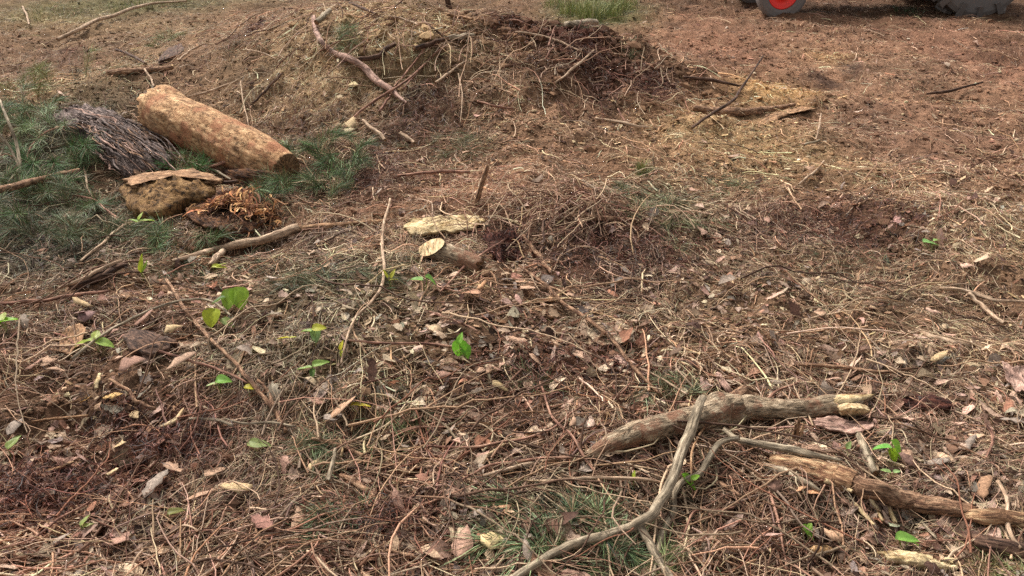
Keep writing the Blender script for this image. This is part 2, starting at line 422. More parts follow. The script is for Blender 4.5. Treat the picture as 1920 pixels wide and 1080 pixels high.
# ------------------------------------------------------------------ the ground: one fan-shaped sheet, fine near the camera
def build_ground():
    na = 900
    ang = np.linspace(rad(-46), rad(46), na)
    r = [0.3]
    while r[-1] < 1.3: r.append(r[-1]+.02)
    while r[-1] < 16.0: r.append(r[-1]+max(0.0055, r[-1]**1.55*0.00105))
    while r[-1] < 400.0: r.append(r[-1]*1.06)
    r = np.array(r)
    A, R = np.meshgrid(ang, r)
    x = (R*np.sin(A)).ravel(); y = (R*np.cos(A)).ravel()
    z = np.concatenate([H(a, b) for a, b in zip(np.array_split(x, 12), np.array_split(y, 12))])
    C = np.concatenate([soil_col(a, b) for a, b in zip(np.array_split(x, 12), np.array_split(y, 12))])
    nr = len(r)
    i = np.arange(nr-1)[:, None]*na + np.arange(na-1)[None, :]
    q = np.stack([i, i+1, i+1+na, i+na], -1).reshape(-1, 4)[:, ::-1]
    o = mesh_obj('ground', np.stack([x, y, z], 1), quads=q[:, ::-1], col=C, mats=[M_SOIL])
    tag(o, kind='structure')
    # the rest of the earth round it
    V = []; T = []
    a2 = np.linspace(rad(46), rad(314), 60)
    rr = np.array([0.0, 1.0, 3, 8, 20, 60, 400])
    A, R = np.meshgrid(a2, rr)
    x = (R*np.sin(A)).ravel(); y = (R*np.cos(A)).ravel()
    V = np.stack([x, y, Hs(x, y)-0.01], 1); na2 = 60
    i = np.arange(len(rr)-1)[:, None]*na2 + np.arange(na2-1)[None, :]
    q = np.stack([i, i+1, i+1+na2, i+na2], -1).reshape(-1, 4)
    o = mesh_obj('ground_behind', V, quads=q, col=np.tile(lin((112, 84, 64)), (len(V), 1)), mats=[M_SOIL])
    tag(o, kind='structure')
    print('ground', nr, na)
build_ground()

# ------------------------------------------------------------------ batches
def tubes(P, R, S, C):
    """P (n,k,3) centre lines, R (n,k) radii, C (n,3) colours"""
    n, k, _ = P.shape
    T = np.gradient(P, axis=1); T /= np.linalg.norm(T, axis=2, keepdims=True)+1e-9
    up = np.zeros_like(T); up[..., 2] = 1.0; up[..., 0] = 0.05
    U = np.cross(T, up); U /= np.linalg.norm(U, axis=2, keepdims=True)+1e-9
    W = np.cross(U, T)
    a = np.arange(S)/S*2*math.pi
    V = P[:, :, None, :] + R[:, :, None, None]*(U[:, :, None, :]*np.cos(a)[None, None, :, None] + W[:, :, None, :]*np.sin(a)[None, None, :, None])
    base = (np.arange(n)*k*S)[:, None, None] + (np.arange(k-1)*S)[None, :, None] + np.arange(S)[None, None, :]
    nxt = base - np.arange(S) + (np.arange(S)+1) % S
    q = np.stack([base, nxt, nxt+S, base+S], -1).reshape(-1, 4)
    Cv = np.repeat(C, k*S, axis=0)
    return V.reshape(-1, 3), q, Cv

def ribbons(P, Wd, C, roll):
    """thin blades: P (n,k,3), widths Wd (n,k), roll (n) turns the blade about its length"""
    n, k, _ = P.shape
    T = np.gradient(P, axis=1); T /= np.linalg.norm(T, axis=2, keepdims=True)+1e-9
    up = np.zeros_like(T); up[..., 2] = 1.0; up[..., 1] = 0.07
    U = np.cross(T, up); U /= np.linalg.norm(U, axis=2, keepdims=True)+1e-9
    W = np.cross(U, T)
    D = U*np.cos(roll)[:, None, None] + W*np.sin(roll)[:, None, None]
    V = np.stack([P-D*Wd[..., None]/2, P+D*Wd[..., None]/2], 2)
    base = (np.arange(n)*k*2)[:, None] + (np.arange(k-1)*2)[None, :]
    q = np.stack([base, base+1, base+3, base+2], -1).reshape(-1, 4)
    return V.reshape(-1, 3), q, np.repeat(C, k*2, axis=0)

def pick(cols, n, jit=0.18, w=None):
    cols = desat(np.array([lin(c) for c in cols]), .06)*np.array([.99, 1.005, .985])
    i = rng.choice(len(cols), n, p=w)
    c = cols[i]*(1+jit*rng.standard_normal(n))[:, None]*(1+0.05*rng.standard_normal((n, 3)))
    return np.clip(c, 0.005, 0.9)

def scatter(n, keep, rmin=1.5, rmax=14.0, p=1.0, amax=42):
    """ground points, denser near by; keep(x,y) is the chance a point stays"""
    X = []; Y = []; tot = 0
    while tot < n:
        m = n*2
        u = rng.random(m)
        r = (rmin**(1-p+1e-6) + u*(rmax**(1-p+1e-6)-rmin**(1-p+1e-6)))**(1/(1-p+1e-6))
        a = rng.uniform(-rad(amax), rad(amax), m)
        x = r*np.sin(a); y = r*np.cos(a)
        k = rng.random(m) < keep(x, y)
        X.append(x[k]); Y.append(y[k]); tot += k.sum()
    return np.concatenate(X)[:n], np.concatenate(Y)[:n]

def flow(x, y):
    """the way the litter lies, drifting from place to place"""
    return math.pi*(fbm(x, y, 0.9, 2, 203)*1.6 + 0.15)

def ground_paths(x, y, L, k, spread=0.8, bend=0.5, lift=0.006, arch=0.05, tilt=0.15, th=None):
    n = len(x)
    if th is None:
        th = flow(x, y)+spread*rng.standard_normal(n)
    s = np.linspace(-0.5, 0.5, k)[None, :]
    b1 = bend*rng.standard_normal((n, 1)); b2 = bend*rng.standard_normal((n, 1))
    ang = th[:, None] + b1*s*2 + b2*(s*s*4-0.3)
    dx = np.cos(ang); dy = np.sin(ang)
    cx = np.cumsum(dx, 1); cx -= cx.mean(1, keepdims=True)
    cy = np.cumsum(dy, 1); cy -= cy.mean(1, keepdims=True)
    X = x[:, None] + cx*L[:, None]/k; Y = y[:, None] + cy*L[:, None]/k
    Z = 0.5*Hs(X, Y) + 0.5*Hs(X, Y).mean(1, keepdims=True)
    Z = np.maximum(Z, Hs(X, Y)) + lift*rng.random((n, 1))**2*2 + 0.003
    Z = Z + arch*L[:, None]*rng.random((n, 1))*(0.25-s*s)*4 + tilt*L[:, None]*np.clip(rng.standard_normal((n, 1)), -0.3, 2)*(s+0.5)*0.6
    return np.stack([X, Y, Z], 2)

TWC = [(164, 132, 104), (136, 116, 94), (76, 56, 44), (132, 90, 70), (190, 162, 132), (104, 78, 62)]

# fine twigs
def twig_litter():
    def keep(x, y):
        c = np.clip(0.5+1.5*fbm(x, y, 1.3, 3, 301)+.5*fbm(x, y, 6.0, 2, 305), 0.04, 1)
        m = gauss(x, y, -.2, 7.1, 1.0, .5)
        return np.clip(c*(1-0.55*bare_at(x, y))*.75+m*.5, 0, 1)
    n = 30000
    x, y = scatter(n, keep, 1.5, 13.0, 1.15)
    L = rng.lognormal(math.log(0.13), 0.55, n).clip(0.03, 0.6)
    P = ground_paths(x, y, L, 7, 0.9, 0.36, 0.012, 0.08, 0.16)
    R = (0.0006+0.0042*rng.random(n)**4 + L*0.0022)[:, None]*np.linspace(1.1, 0.45, 7)[None, :]
    P[:, :, :] += (rng.standard_normal(P.shape)*0.014*L[:, None, None]*0.5)
    # brush pushed up on the mound
    nb = 900
    bx_ = np.concatenate([rng.normal(-.55, .95, nb-480), rng.normal(.28, .26, 480)]); by_ = np.concatenate([rng.normal(7.05, .38, nb-480), rng.normal(4.42, .17, 480)])
    Lb = rng.lognormal(math.log(.26), .45, nb).clip(.08, .8)
    Lb[-480:] *= .6
    thb = rng.normal(.9, .6, nb); thb[-480:] = rng.uniform(0, 3.14, 480)
    Pb = ground_paths(bx_, by_, Lb, 7, 0, .35, .03, .16, .3, th=thb)
    Rb = (0.0016+0.0022*rng.random(nb)**2+Lb*.002)[:, None]*np.linspace(1.1, .45, 7)[None]
    P = np.concatenate([P, Pb]); R = np.concatenate([R, Rb])
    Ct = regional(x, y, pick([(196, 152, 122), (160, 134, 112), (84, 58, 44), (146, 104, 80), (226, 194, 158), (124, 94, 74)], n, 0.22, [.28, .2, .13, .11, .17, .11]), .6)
    V, q, C = tubes(P, R, 4, np.concatenate([Ct, pick([(176, 142, 116), (132, 100, 80), (96, 62, 50), (196, 166, 138)], nb)]))
    o = mesh_obj('twig_litter', V, quads=q, col=C, mats=[M_TWIG])
    tag(o, 'tangle of fine broken twigs strewn over the whole clearing floor', 'twigs', kind='stuff')
twig_litter()

def fibre_litter():
    def keep(x, y):
        c = np.clip(0.5+1.7*fbm(x, y, 1.9, 3, 331), 0.03, 1)
        return c*(1-0.15*bare_at(x, y))
    n = 185000
    x, y = scatter(n, keep, 1.5, 13.0, .9)
    L = rng.lognormal(math.log(0.06), 0.5, n).clip(0.015, 0.2)
    P = ground_paths(x, y, L, 4, 0.9, 0.35, 0.008, 0.1, 0.25)
    P[: n//5, :, 2] += .018*rng.random((n//5, 1))
    W = (0.0010+0.0013*rng.random(n))[:, None]*np.array([.7, 1, .9, .3])[None, :]
    C = regional(x, y, pick([(182, 140, 106), (142, 98, 70), (96, 64, 48), (208, 176, 134), (152, 136, 94), (66, 46, 36)], n, 0.2, [.27, .17, .14, .18, .14, .10]), .8)
    C = desat(C, .12)
    V, q, Cv = ribbons(P, W, C, rng.uniform(-1, 1, n))
    o = mesh_obj('needle_litter', V, quads=q, col=Cv, mats=[M_NEEDLE])
    tag(o, 'fine brown dead needles and root fibres matted over the soil', 'needles', kind='stuff')
fibre_litter()

def green_fuzz():
    def keep(x, y):
        return np.clip(green_at(x, y)*1.2*(0.6+0.8*fbm(x, y, 3.0, 2, 377)), 0, 1)
    n = 26000
    x, y = scatter(n, keep, 1.5, 13.5, 1.0)
    L = rng.lognormal(math.log(0.06), 0.4, n).clip(0.02, 0.16)
    th = rng.uniform(0, 2*math.pi, n)
    s = np.linspace(0, 1, 4)[None, :]
    el = rng.uniform(0.15, 1.2, n)[:, None] - s*0.5
    X = x[:, None]+np.cos(th)[:, None]*L[:, None]*s*np.cos(el); Y = y[:, None]+np.sin(th)[:, None]*L[:, None]*s*np.cos(el)
    Z = Hs(x, y)[:, None] + L[:, None]*s*np.sin(el)*0.8 + 0.002
    W = (0.0012+0.0010*rng.random(n))[:, None]*np.array([.9, 1, .8, .2])[None, :]
    C = pick([(84, 104, 74), (66, 88, 66), (104, 118, 82), (52, 68, 50), (128, 132, 92), (120, 100, 72)], n, 0.2)
    V, q, Cv = ribbons(np.stack([X, Y, Z], 2), W, C, rng.uniform(-1.5, 1.5, n))
    o = mesh_obj('ground_cover', V, quads=q, col=Cv, mats=[M_NEEDLE])
    tag(o, 'fine grey green ground cover growing between the debris', 'ground cover', kind='stuff')
green_fuzz()

def root_mat():
    Z = [(blob(*p), w) for p, w in [((955, 48, 48, 14), 1), ((1095, 90, 36, 18), 1), ((1130, 140, 34, 18), .8), ((1225, 168, 45, 14), .7), ((1020, 130, 40, 12), .6), ((800, 215, 50, 22), .8),
         ((560, 225, 50, 20), .5), ((480, 58, 22, 18), .8), ((330, 830, 80, 25), .6), ((60, 925, 110, 30), .9), ((700, 985, 80, 25), .6), ((1600, 425, 150, 30), .5), ((950, 460, 45, 30), .6),
         ((1880, 110, 45, 16), .5), ((230, 800, 60, 25), .6), ((1180, 480, 110, 40), .5), ((680, 330, 60, 30), .6), ((1050, 700, 140, 40), .4)]]
    def keep(x, y):
        g = 0*x
        for b, w in Z: g = np.maximum(g, w*gauss(x, y, b[0], b[1], b[2]*.8, b[3]*.8))
        return g
    n = 17000
    x, y = scatter(n, keep, 1.5, 13, .8)
    L = rng.lognormal(math.log(0.06), .4, n).clip(.02, .16)
    P = ground_paths(x, y, L, 5, 1.6, 1.2, .025, .35, .3)
    W = (0.0014+0.0014*rng.random(n))[:, None]*np.array([.7, 1, 1, .8, .3])[None]
    V, q, C = ribbons(P, W, pick([(80, 42, 32), (104, 58, 44), (56, 32, 25), (134, 84, 64), (44, 29, 23)], n, .2), rng.uniform(-1.4, 1.4, n))
    tag(mesh_obj('root_mat', V, quads=q, col=C, mats=[M_NEEDLE]), 'dark red brown mats of fine roots on the mound and in hollows', 'root mat', kind='stuff')
root_mat()

# leaves -----------------------------------------------------------
def leaf_template(kind):
    """5 x 3 sheet along x in [-.5,.5]: returns x, y, z0"""
    k = 7
    t = np.linspace(0, 1, k)
    if kind == 0: w = 0.30*np.sin(math.pi*t**0.85)**0.9               # lance
    elif kind == 1: w = 0.58*np.sin(math.pi*t**0.62)**0.8             # egg
    else: w = 0.40*np.sin(math.pi*t)**0.7*(1+0.25*np.sin(t*17))       # torn
    w = w+0.012; w[-1] = 0.004
    return t-0.5, w/2
def leaf_batch(x, y, L, C, lift=0.012, stand=0.35, wk=None, flat=1.0):
    n = len(x)
    kinds = rng.choice(3, n, p=[.45, .33, .22]) if wk is None else wk
    tx = np.stack([leaf_template(k)[0] for k in range(3)])[kinds]
    tw = np.stack([leaf_template(k)[1] for k in range(3)])[kinds]
    tw = tw*(1+0.25*rng.standard_normal((n, 7))*np.array([0, .6, .8, .8, .8, .6, 0]))
    k = 7
    curl = rng.normal(0, 0.7, n).clip(-1.0, 1.0)[:, None]; fold = rng.normal(0.2, 0.35, n).clip(-.5, .75)[:, None]; curl *= flat; fold *= flat
    sweep = rng.normal(0, 0.35, n)[:, None]
    v = np.zeros((n, k, 3, 3))
    for j, sgn in enumerate((-1, 0, 1)):
        v[:, :, j, 0] = tx
        v[:, :, j, 1] = sgn*tw + sweep*(tx*tx)
        v[:, :, j, 2] = -curl*(tx*tx)*0.7 + abs(sgn)*tw*fold + rng.normal(0, 0.018, (n, k))
    v *= L[:, None, None, None]
    yaw = flow(x, y)+rng.normal(0, 1.0, n); pit = rng.normal(0, stand, n); rol = rng.normal(0, stand, n)
    cy, sy, cp, sp, cr, sr = np.cos(yaw), np.sin(yaw), np.cos(pit), np.sin(pit), np.cos(rol), np.sin(rol)
    X, Y, Z = v[..., 0], v[..., 1], v[..., 2]
    e = (slice(None), None, None)
    Y, Z = Y*cr[e]-Z*sr[e], Y*sr[e]+Z*cr[e]
    X, Z = X*cp[e]+Z*sp[e], -X*sp[e]+Z*cp[e]
    X, Y = X*cy[e]-Y*sy[e], X*sy[e]+Y*cy[e]
    # follow the slope
    hx = (Hs(x+.03, y)-Hs(x-.03, y))/.06; hy = (Hs(x, y+.03)-Hs(x, y-.03))/.06
    Z = Z + X*hx[e]+Y*hy[e]
    zmin = Z.reshape(n, -1).min(1)
    Z = Z + (Hs(x, y) - 0.5*zmin + 0.002 + lift*rng.random(n))[e]
    return np.stack([X+x[e], Y+y[e], Z], -1)
def leaf_faces(n):
    k = 7
    b = (np.arange(n)*k*3)[:, None, None]+(np.arange(k-1)*3)[None, :, None]+np.arange(2)[None, None, :]
    return np.stack([b, b+1, b+4, b+3], -1).reshape(-1, 4)
def leaf_cols(C, n):
    """midrib lighter, rims darker: colours of the leaf itself"""
    k = 7
    f = np.ones((n, k, 3)); f[:, :, 1] = 1.15; f[:, 0, :] = .8; f[:, -1, :] = .75
    f = f*(1+0.10*rng.standard_normal((n, k, 1)))
    return (C[:, None, None, :]*f[..., None]).reshape(-1, 3)
LFC = [(198, 162, 126), (188, 146, 122), (136, 98, 72), (158, 138, 120), (216, 184, 146), (90, 60, 46), (176, 118, 86)]
LFN = ['tan', 'pinkish', 'brown', 'greyish', 'pale straw', 'dark brown', 'reddish']
LFW = [.22, .18, .18, .12, .08, .12, .10]
def leaf_keep(x, y):
    d = np.clip(0.40+1.8*fbm(x, y, 1.5, 3, 401), 0.02, 1)
    near = 1/(1+np.exp((y-3.7)*1.5))
    right = gauss(x, y, 2.3, 3.6, 1.0, 1.2)
    return d*np.clip(0.10+0.9*near+0.5*right, 0, 1)*(1-0.8*bare_at(x, y))
def leaf_litter():
    n = 10000
    x, y = scatter(n, leaf_keep, 1.5, 11.0, 1.0)
    L = rng.lognormal(math.log(0.036), 0.45, n).clip(0.010, 0.085)
    C = desat(regional(x, y, pick(LFC, n, 0.18, LFW), .5), .22)
    v = leaf_batch(x, y, L, C, .018)
    o = mesh_obj('leaf_litter', v.reshape(-1, 3), quads=leaf_faces(n), col=leaf_cols(C, n), mats=[M_LEAF])
    tag(o, 'small dead leaves and leaf scraps mixed into the litter everywhere', 'leaf litter', kind='stuff')
leaf_litter()

# crumbs of soil and little chips ---------------------------------
def ico():
    p = (1+5**.5)/2
    V = np.array([(-1, p, 0), (1, p, 0), (-1, -p, 0), (1, -p, 0), (0, -1, p), (0, 1, p), (0, -1, -p), (0, 1, -p), (p, 0, -1), (p, 0, 1), (-p, 0, -1), (-p, 0, 1)], float)
    V /= np.linalg.norm(V[0])
    F = np.array([(0, 11, 5), (0, 5, 1), (0, 1, 7), (0, 7, 10), (0, 10, 11), (1, 5, 9), (5, 11, 4), (11, 10, 2), (10, 7, 6), (7, 1, 8), (3, 9, 4), (3, 4, 2), (3, 2, 6), (3, 6, 8), (3, 8, 9), (4, 9, 5), (2, 4, 11), (6, 2, 10), (8, 6, 7), (9, 8, 1)])
    return V, F
def rot_batch(v, yaw):
    c, s = np.cos(yaw)[:, None], np.sin(yaw)[:, None]
    return np.stack([v[..., 0]*c-v[..., 1]*s, v[..., 0]*s+v[..., 1]*c, v[..., 2]], -1)
def crumbs():
    IV, IF = ico()
    n = 60000
    x, y = scatter(n, lambda x, y: np.clip(0.5+1.0*fbm(x, y, 3.0, 3, 441), 0.05, 1)*(0.5+0.5*bare_at(x, y)), 1.5, 13.0, 0.95)
    s = rng.lognormal(math.log(0.0048), 0.55, n).clip(0.0018, 0.03)
    v = IV[None]*(1+0.28*rng.standard_normal((n, 12)))[..., None]
    v = v*(s[:, None]*np.stack([1+.5*rng.random(n), 1+.2*rng.random(n), .5+.4*rng.random(n)], 1))[:, None, :]
    v = rot_batch(v, rng.uniform(0, 6.28, n))
    v += np.stack([x, y, Hs(x, y)+0.2*s+0.004], 1)[:, None, :]
    C = soil_col(x, y)*(0.75+0.7*rng.random(n)**1.5)[:, None]
    k = 3500      # larger clods thrown up on the mound and in the rooty patches
    x[:k] = np.concatenate([rng.normal(-.2, .9, k//2), rng.normal(.55, .5, k-k//2)]); y[:k] = np.concatenate([rng.normal(7.1, .5, k//2), rng.normal(7.4, .35, k-k//2)])
    q_ = k//3; x[:q_] = rng.normal(.3, .35, q_); y[:q_] = rng.normal(7.7, .3, q_)
    s[:k] = rng.lognormal(math.log(.014), .5, k).clip(.005, .05)
    v = IV[None]*(1+0.28*rng.standard_normal((n, 12)))[..., None]
    v = v*(s[:, None]*np.stack([1+.5*rng.random(n), 1+.2*rng.random(n), .5+.4*rng.random(n)], 1))[:, None, :]
    v = rot_batch(v, rng.uniform(0, 6.28, n))
    v += np.stack([x, y, Hs(x, y)+0.2*s+0.004], 1)[:, None, :]
    C = soil_col(x, y)*(0.75+0.7*rng.random(n)**1.5)[:, None]
    lt = rng.random(n) < 0.06; lt[:k] = False
    C[lt] = pick([(178, 150, 122), (160, 128, 104), (190, 168, 140)], int(lt.sum()))
    t = (IF[None]+(np.arange(n)*12)[:, None, None]).reshape(-1, 3)
    o = mesh_obj('soil_crumbs', v.reshape(-1, 3), tris=t, col=np.repeat(C, 12, 0), mats=[M_CRUMB], smooth=False)
    tag(o, 'crumbs and small clods of brown soil lying on the ground', 'soil crumbs', kind='stuff')
crumbs()
def chips():
    n = 34000
    x, y = scatter(n, lambda x, y: np.clip(0.5+1.0*fbm(x, y, 2.0, 3, 461), 0.08, 1)*(.35+.65*bare_at(x, y)), 1.5, 13.0, 0.7)
    L = rng.lognormal(math.log(0.018), 0.5, n).clip(0.006, 0.07); W = L*rng.uniform(.2, .6, n); T = 0.0015+0.002*rng.random(n)
    v = np.zeros((n, 8, 3))
    for i, (a, b, c) in enumerate([(-1, -1, 0), (1, -1, 0), (1, 1, 0), (-1, 1, 0), (-1, -1, 1), (1, -1, 1), (1, 1, 1), (-1, 1, 1)]):
        v[:, i, 0] = a*L/2*(1+.3*rng.standard_normal(n)*(c == 0 or 1)); v[:, i, 1] = b*W/2*(.5+.6*rng.random(n)); v[:, i, 2] = c*T
    v[:, 4:, :2] = v[:, :4, :2]*0.9
    tl = rng.normal(0, 0.25, (n, 2)); v[..., 2] += v[..., 0]*tl[:, :1]+v[..., 1]*tl[:, 1:]
    v = rot_batch(v, flow(x, y)+rng.normal(0, .8, n))
    v += np.stack([x, y, Hs(x, y)+0.004+0.006*rng.random(n)], 1)[:, None, :]
    C = regional(x, y, pick([(160, 124, 96), (130, 92, 68), (190, 156, 120), (92, 64, 50), (146, 110, 90), (64, 45, 37)], n, .18, [.2, .2, .08, .2, .2, .12]), .7)
    F = np.array([(4, 5, 6, 7), (0, 1, 5, 4), (1, 2, 6, 5), (2, 3, 7, 6), (3, 0, 4, 7)])
    q = (F[None]+(np.arange(n)*8)[:, None, None]).reshape(-1, 4)
    o = mesh_obj('bark_chips', v.reshape(-1, 3), quads=q, col=np.repeat(C, 8, 0), mats=[M_CHIP], smooth=False)
    tag(o, 'small splinters and chips of bark scattered through the litter', 'bark chips', kind='stuff')
chips()

# ------------------------------------------------------------------ landmarks that labels refer to
LAND = [((390, 250), 'near the thick ochre log'), ((200, 260), 'beside the stringy grey bark heap'), ((430, 420), 'beside the rotten orange wood'),
        ((680, 110), 'near the curved pale branch on the mound'), ((960, 60), 'by the dark red soil on the mound top'), ((830, 200), 'on the front of the mound'),
        ((1120, 130), 'on the right flank of the mound'), ((1370, 190), 'near the half buried log on open ground'), ((1600, 100), 'on the bare ground before the tractor'),
        ((1700, 300), 'on the trodden ground at the right'), ((820, 450), 'near the sawn log with yellow end'), ((1130, 410), 'near the short bare stick mid picture'),
        ((1200, 560), 'below the long thin twig'), ((450, 470), 'beside the fallen pale branch'), ((435, 600), 'near the broad green seedling leaves'),
        ((150, 640), 'by the tan bark flakes at the left'), ((100, 450), 'in the green undergrowth at the left'), ((600, 680), 'among the green shoots left of centre'),
        ((860, 670), 'around the heart shaped green leaf'), ((1300, 780), 'against the forked log with grey bark'), ((1550, 720), 'above the forked log with grey bark'),
        ((1180, 980), 'by the long forked branch'), ((1650, 930), 'next to the decayed log at lower right'), ((1700, 600), 'below the dark twig patch at right'),
        ((1850, 720), 'near the pale bark at the right edge'), ((1500, 1020), 'below the decayed log'), ((900, 1030), 'near the yellow leaf at the bottom'),
        ((540, 980), 'near the pink lobed leaf'), ((240, 1020), 'by the egg shaped pinkish leaf bottom left'), ((60, 930), 'in the red soil at lower left'),
        ((330, 850), 'in the dark hollow at lower left'), ((720, 900), 'around the rotten curved root'), ((1000, 820), 'left of the forked log'),
        ((90, 760), 'in the grey twig tangle at left'), ((1000, 640), 'under the long thin twig'), ((1450, 500), 'in the middle of the brown needle carpet'),
        ((150, 60), 'near the arching branch at upper left'), ((480, 100), 'on the sandy bank left of the mound'), ((640, 330), 'near the feathery green sprays')]
LANDW = [(at(*p)[0], s) for p, s in LAND]
def place_phrase(p):
    # distance judged on the ground, across counts more than away
    return min(LANDW, key=lambda q: (q[0][0]-p[0])**2+(0.6*(q[0][1]-p[1]))**2)[1]
_used = {}
def unique(label, extra):
    k = _used.get(label, 0); _used[label] = k+1
    return label if k == 0 else (label+' '+extra[(k-1) % len(extra)])

# ------------------------------------------------------------------ traced branches and logs
def catmull(P, n):
    P = np.asarray(P, float)
    if len(P) == 2: P = np.array([P[0], (P[0]+P[1])/2, P[1]])
    Q = np.vstack([2*P[0]-P[1], P, 2*P[-1]-P[-2]])
    m = len(P)-1
    t = np.linspace(0, m-1e-6, n); i = t.astype(int); f = (t-i)[:, None]
    a, b, c, d = Q[i], Q[i+1], Q[i+2], Q[i+3]
    return 0.5*((2*b)+(-a+c)*f+(2*a-5*b+4*c-d)*f*f+(-a+3*b-3*c+d)*f**3)

def log_geo(P, R, S=20, rough=0.08, jag=(0.0, 0.0), seed=0, squash=1.0, knots=()):
    """one branch or log: rings along P, noisy radius, closed ends"""
    P = np.asarray(P, float); R = np.asarray(R, float); k = len(P)
    T = np.gradient(P, axis=0); T /= np.linalg.norm(T, axis=1, keepdims=True)+1e-9
    U = np.zeros_like(T); u = np.cross(T[0], (0, 0, 1.0)); 
    if np.linalg.norm(u) < 1e-3: u = np.array([1.0, 0, 0])
    for j in range(k):
        u = u-T[j]*np.dot(u, T[j]); u /= np.linalg.norm(u); U[j] = u
    W = np.cross(U, T)
    s = np.concatenate([[0], np.cumsum(np.linalg.norm(np.diff(P, axis=0), axis=1))])
    a = np.arange(S)/S*2*math.pi
    rm = R.mean()+1e-6
    A, SS = np.meshgrid(a, s)
    nz = 0.8*fbm(np.cos(A)*0.9+seed*5.1+SS/rm*0.13, np.sin(A)*0.9+seed-SS/rm*0.05, 1.0, 2, seed+5)
    nz = nz + 0.26*fbm(np.cos(A)*9+seed, np.sin(A)*9+SS/rm*1.5, 1.0, 3, seed+29) + 0.45*fbm(np.cos(A)*3.2+seed*2.1, np.sin(A)*3.2+SS/rm*0.30, 1.0, 3, seed+9) + 0.18*fbm(A*5.0, SS/rm*.5, 1.0, 2, seed+19)*np.sin(A/2)
    rr = R[:, None]*(1+rough*1.6*nz)
    for (kt, ka, kr, kh) in knots:     # position along 0..1, angle, size in radii, height in radii
        d = ((SS/s[-1]-kt)*s[-1]/rm)**2 + (np.angle(np.exp(1j*(A-ka))))**2
        rr = rr + rm*kh*np.exp(-d/(2*kr*kr))
    V = P[:, None, :] + rr[..., None]*(U[:, None, :]*np.cos(a)[None, :, None] + squash*W[:, None, :]*np.sin(a)[None, :, None])
    jn = fbm(a*2.2+seed*3, a*0+seed, 1.0, 3, seed+77)+0.7*(np.random.default_rng(seed).random(S)-.5)
    V[0] -= T[0][None]*(jag[0]*rm*jn)[:, None]
    V[-1] += T[-1][None]*(jag[1]*rm*jn)[:, None]
    fib = np.zeros((k, S, 3)); fib[..., 0] = np.cos(A)*rr+seed*0.37; fib[..., 1] = np.sin(A)*rr; fib[..., 2] = SS
    V = V.reshape(-1, 3); fib = fib.reshape(-1, 3)
    b = (np.arange(k-1)*S)[:, None]+np.arange(S)[None]; nx = (np.arange(k-1)*S)[:, None]+((np.arange(S)+1) % S)[None]
    q = np.stack([b, nx, nx+S, b+S], -1).reshape(-1, 4)
    # ends: an inner ring and a centre, set a little way in
    out_t = []; VV = [V]; FF = [fib]; off = len(V); qq = [q]; mi = [np.zeros(len(q), int)]
    for e, ring, base, tdir in ((0, V[:S], 0, -T[0]), (1, V[(k-1)*S:], (k-1)*S, T[-1])):
        c = ring.mean(0)
        inner = c+(ring-c)*0.55
        inner += tdir[None]*(jag[e]*rm*0.4*(np.random.default_rng(seed+e).random(S)-.6))[:, None]
        VV += [inner, c[None]]
        f2 = np.zeros((S+1, 3)); f2[:, :] = np.vstack([(inner-c), [[0, 0, 0]]]); FF.append(f2)
        i0 = base+np.arange(S); i1 = base+(np.arange(S)+1) % S; j0 = off+np.arange(S); j1 = off+(np.arange(S)+1) % S
        qe = np.stack([i0, i1, j1, j0], -1) if e else np.stack([i1, i0, j0, j1], -1)
        qq.append(qe); mi.append(np.ones(S, int))
        cc = np.full(S, off+S)
        out_t.append(np.stack([j0, j1, cc], -1) if e else np.stack([j1, j0, cc], -1))
        off += S+1
    tris = np.vstack(out_t)
    return np.vstack(VV), np.vstack(qq), tris, np.vstack(FF), np.concatenate(mi+[np.ones(len(tris), int)])

_seed = [10]
def px_path(pts, rpx, lift, n):
    """pts (px,py[,extra lift]); radii in photo pixels; the line rests 'lift' radii above the ground"""
    m = len(pts); rp = np.interp(np.linspace(0, 1, m), np.linspace(0, 1, len(rpx)), rpx)
    Q = []; Rm = []
    for i, p in enumerate(pts):
        k = mpp(p[0], p[1]); r = rp[i]*k
        ex = p[2] if len(p) > 2 else 0.0
        q, d = at(p[0], p[1], max(0.001, r*lift+ex)+(.030 if (r/k < 4.2) else .012))
        Q.append(q); Rm.append(rp[i]*d/FPX)
    P = catmull(Q, n)
    R = np.interp(np.linspace(0, 1, n), np.linspace(0, 1, m), Rm)
    return P, R
def branch(name, pts, rpx, mat, label=None, cat=None, group=None, lift=1.0, jag=(.5, .5), rough=.12, S=10, n=None, parent=None, cut=None, wob=None, squash=1.0, knots=(), straight=0.0):
    _seed[0] += 1; sd = _seed[0]
    wob = wob if wob is not None else (.05 if max(rpx) > 12 else .12)
    n = n or max(14, 5*len(pts))
    if max(rpx) > 12: n = int(n*1.6); S = int(S*1.4)
    P, R = px_path(pts, rpx, lift, n)
    if straight: P = P*(1-straight)+(P[0]+(P[-1]-P[0])*np.linspace(0, 1, n)[:, None])*straight
    t = np.linspace(0, len(pts)*1.3, n)
    P = P + (np.stack([fbm(t+sd*3.3, t*0+j*9.1, 1.0, 2, sd) for j in range(3)], 1))*R[:, None]*wob*4*np.array([1, 1, .5])
    V, q, tr, fb, mi = log_geo(P, R, S, rough, jag, sd, squash, knots)
    if parent is None:
        org = P[len(P)//2].copy(); org[2] -= R[len(P)//2]
    else: org = np.array(parent.location)
    o = mesh_obj(name, V-org, quads=q, tris=tr, fib=fb, mi=mi, mats=[mat, cut or M_TANBARK], parent=parent)
    if parent is None:
        o.location = [float(v) for v in org]
        tag(o, label, cat, group)
    return o

GB = 'fallen branches and sticks'
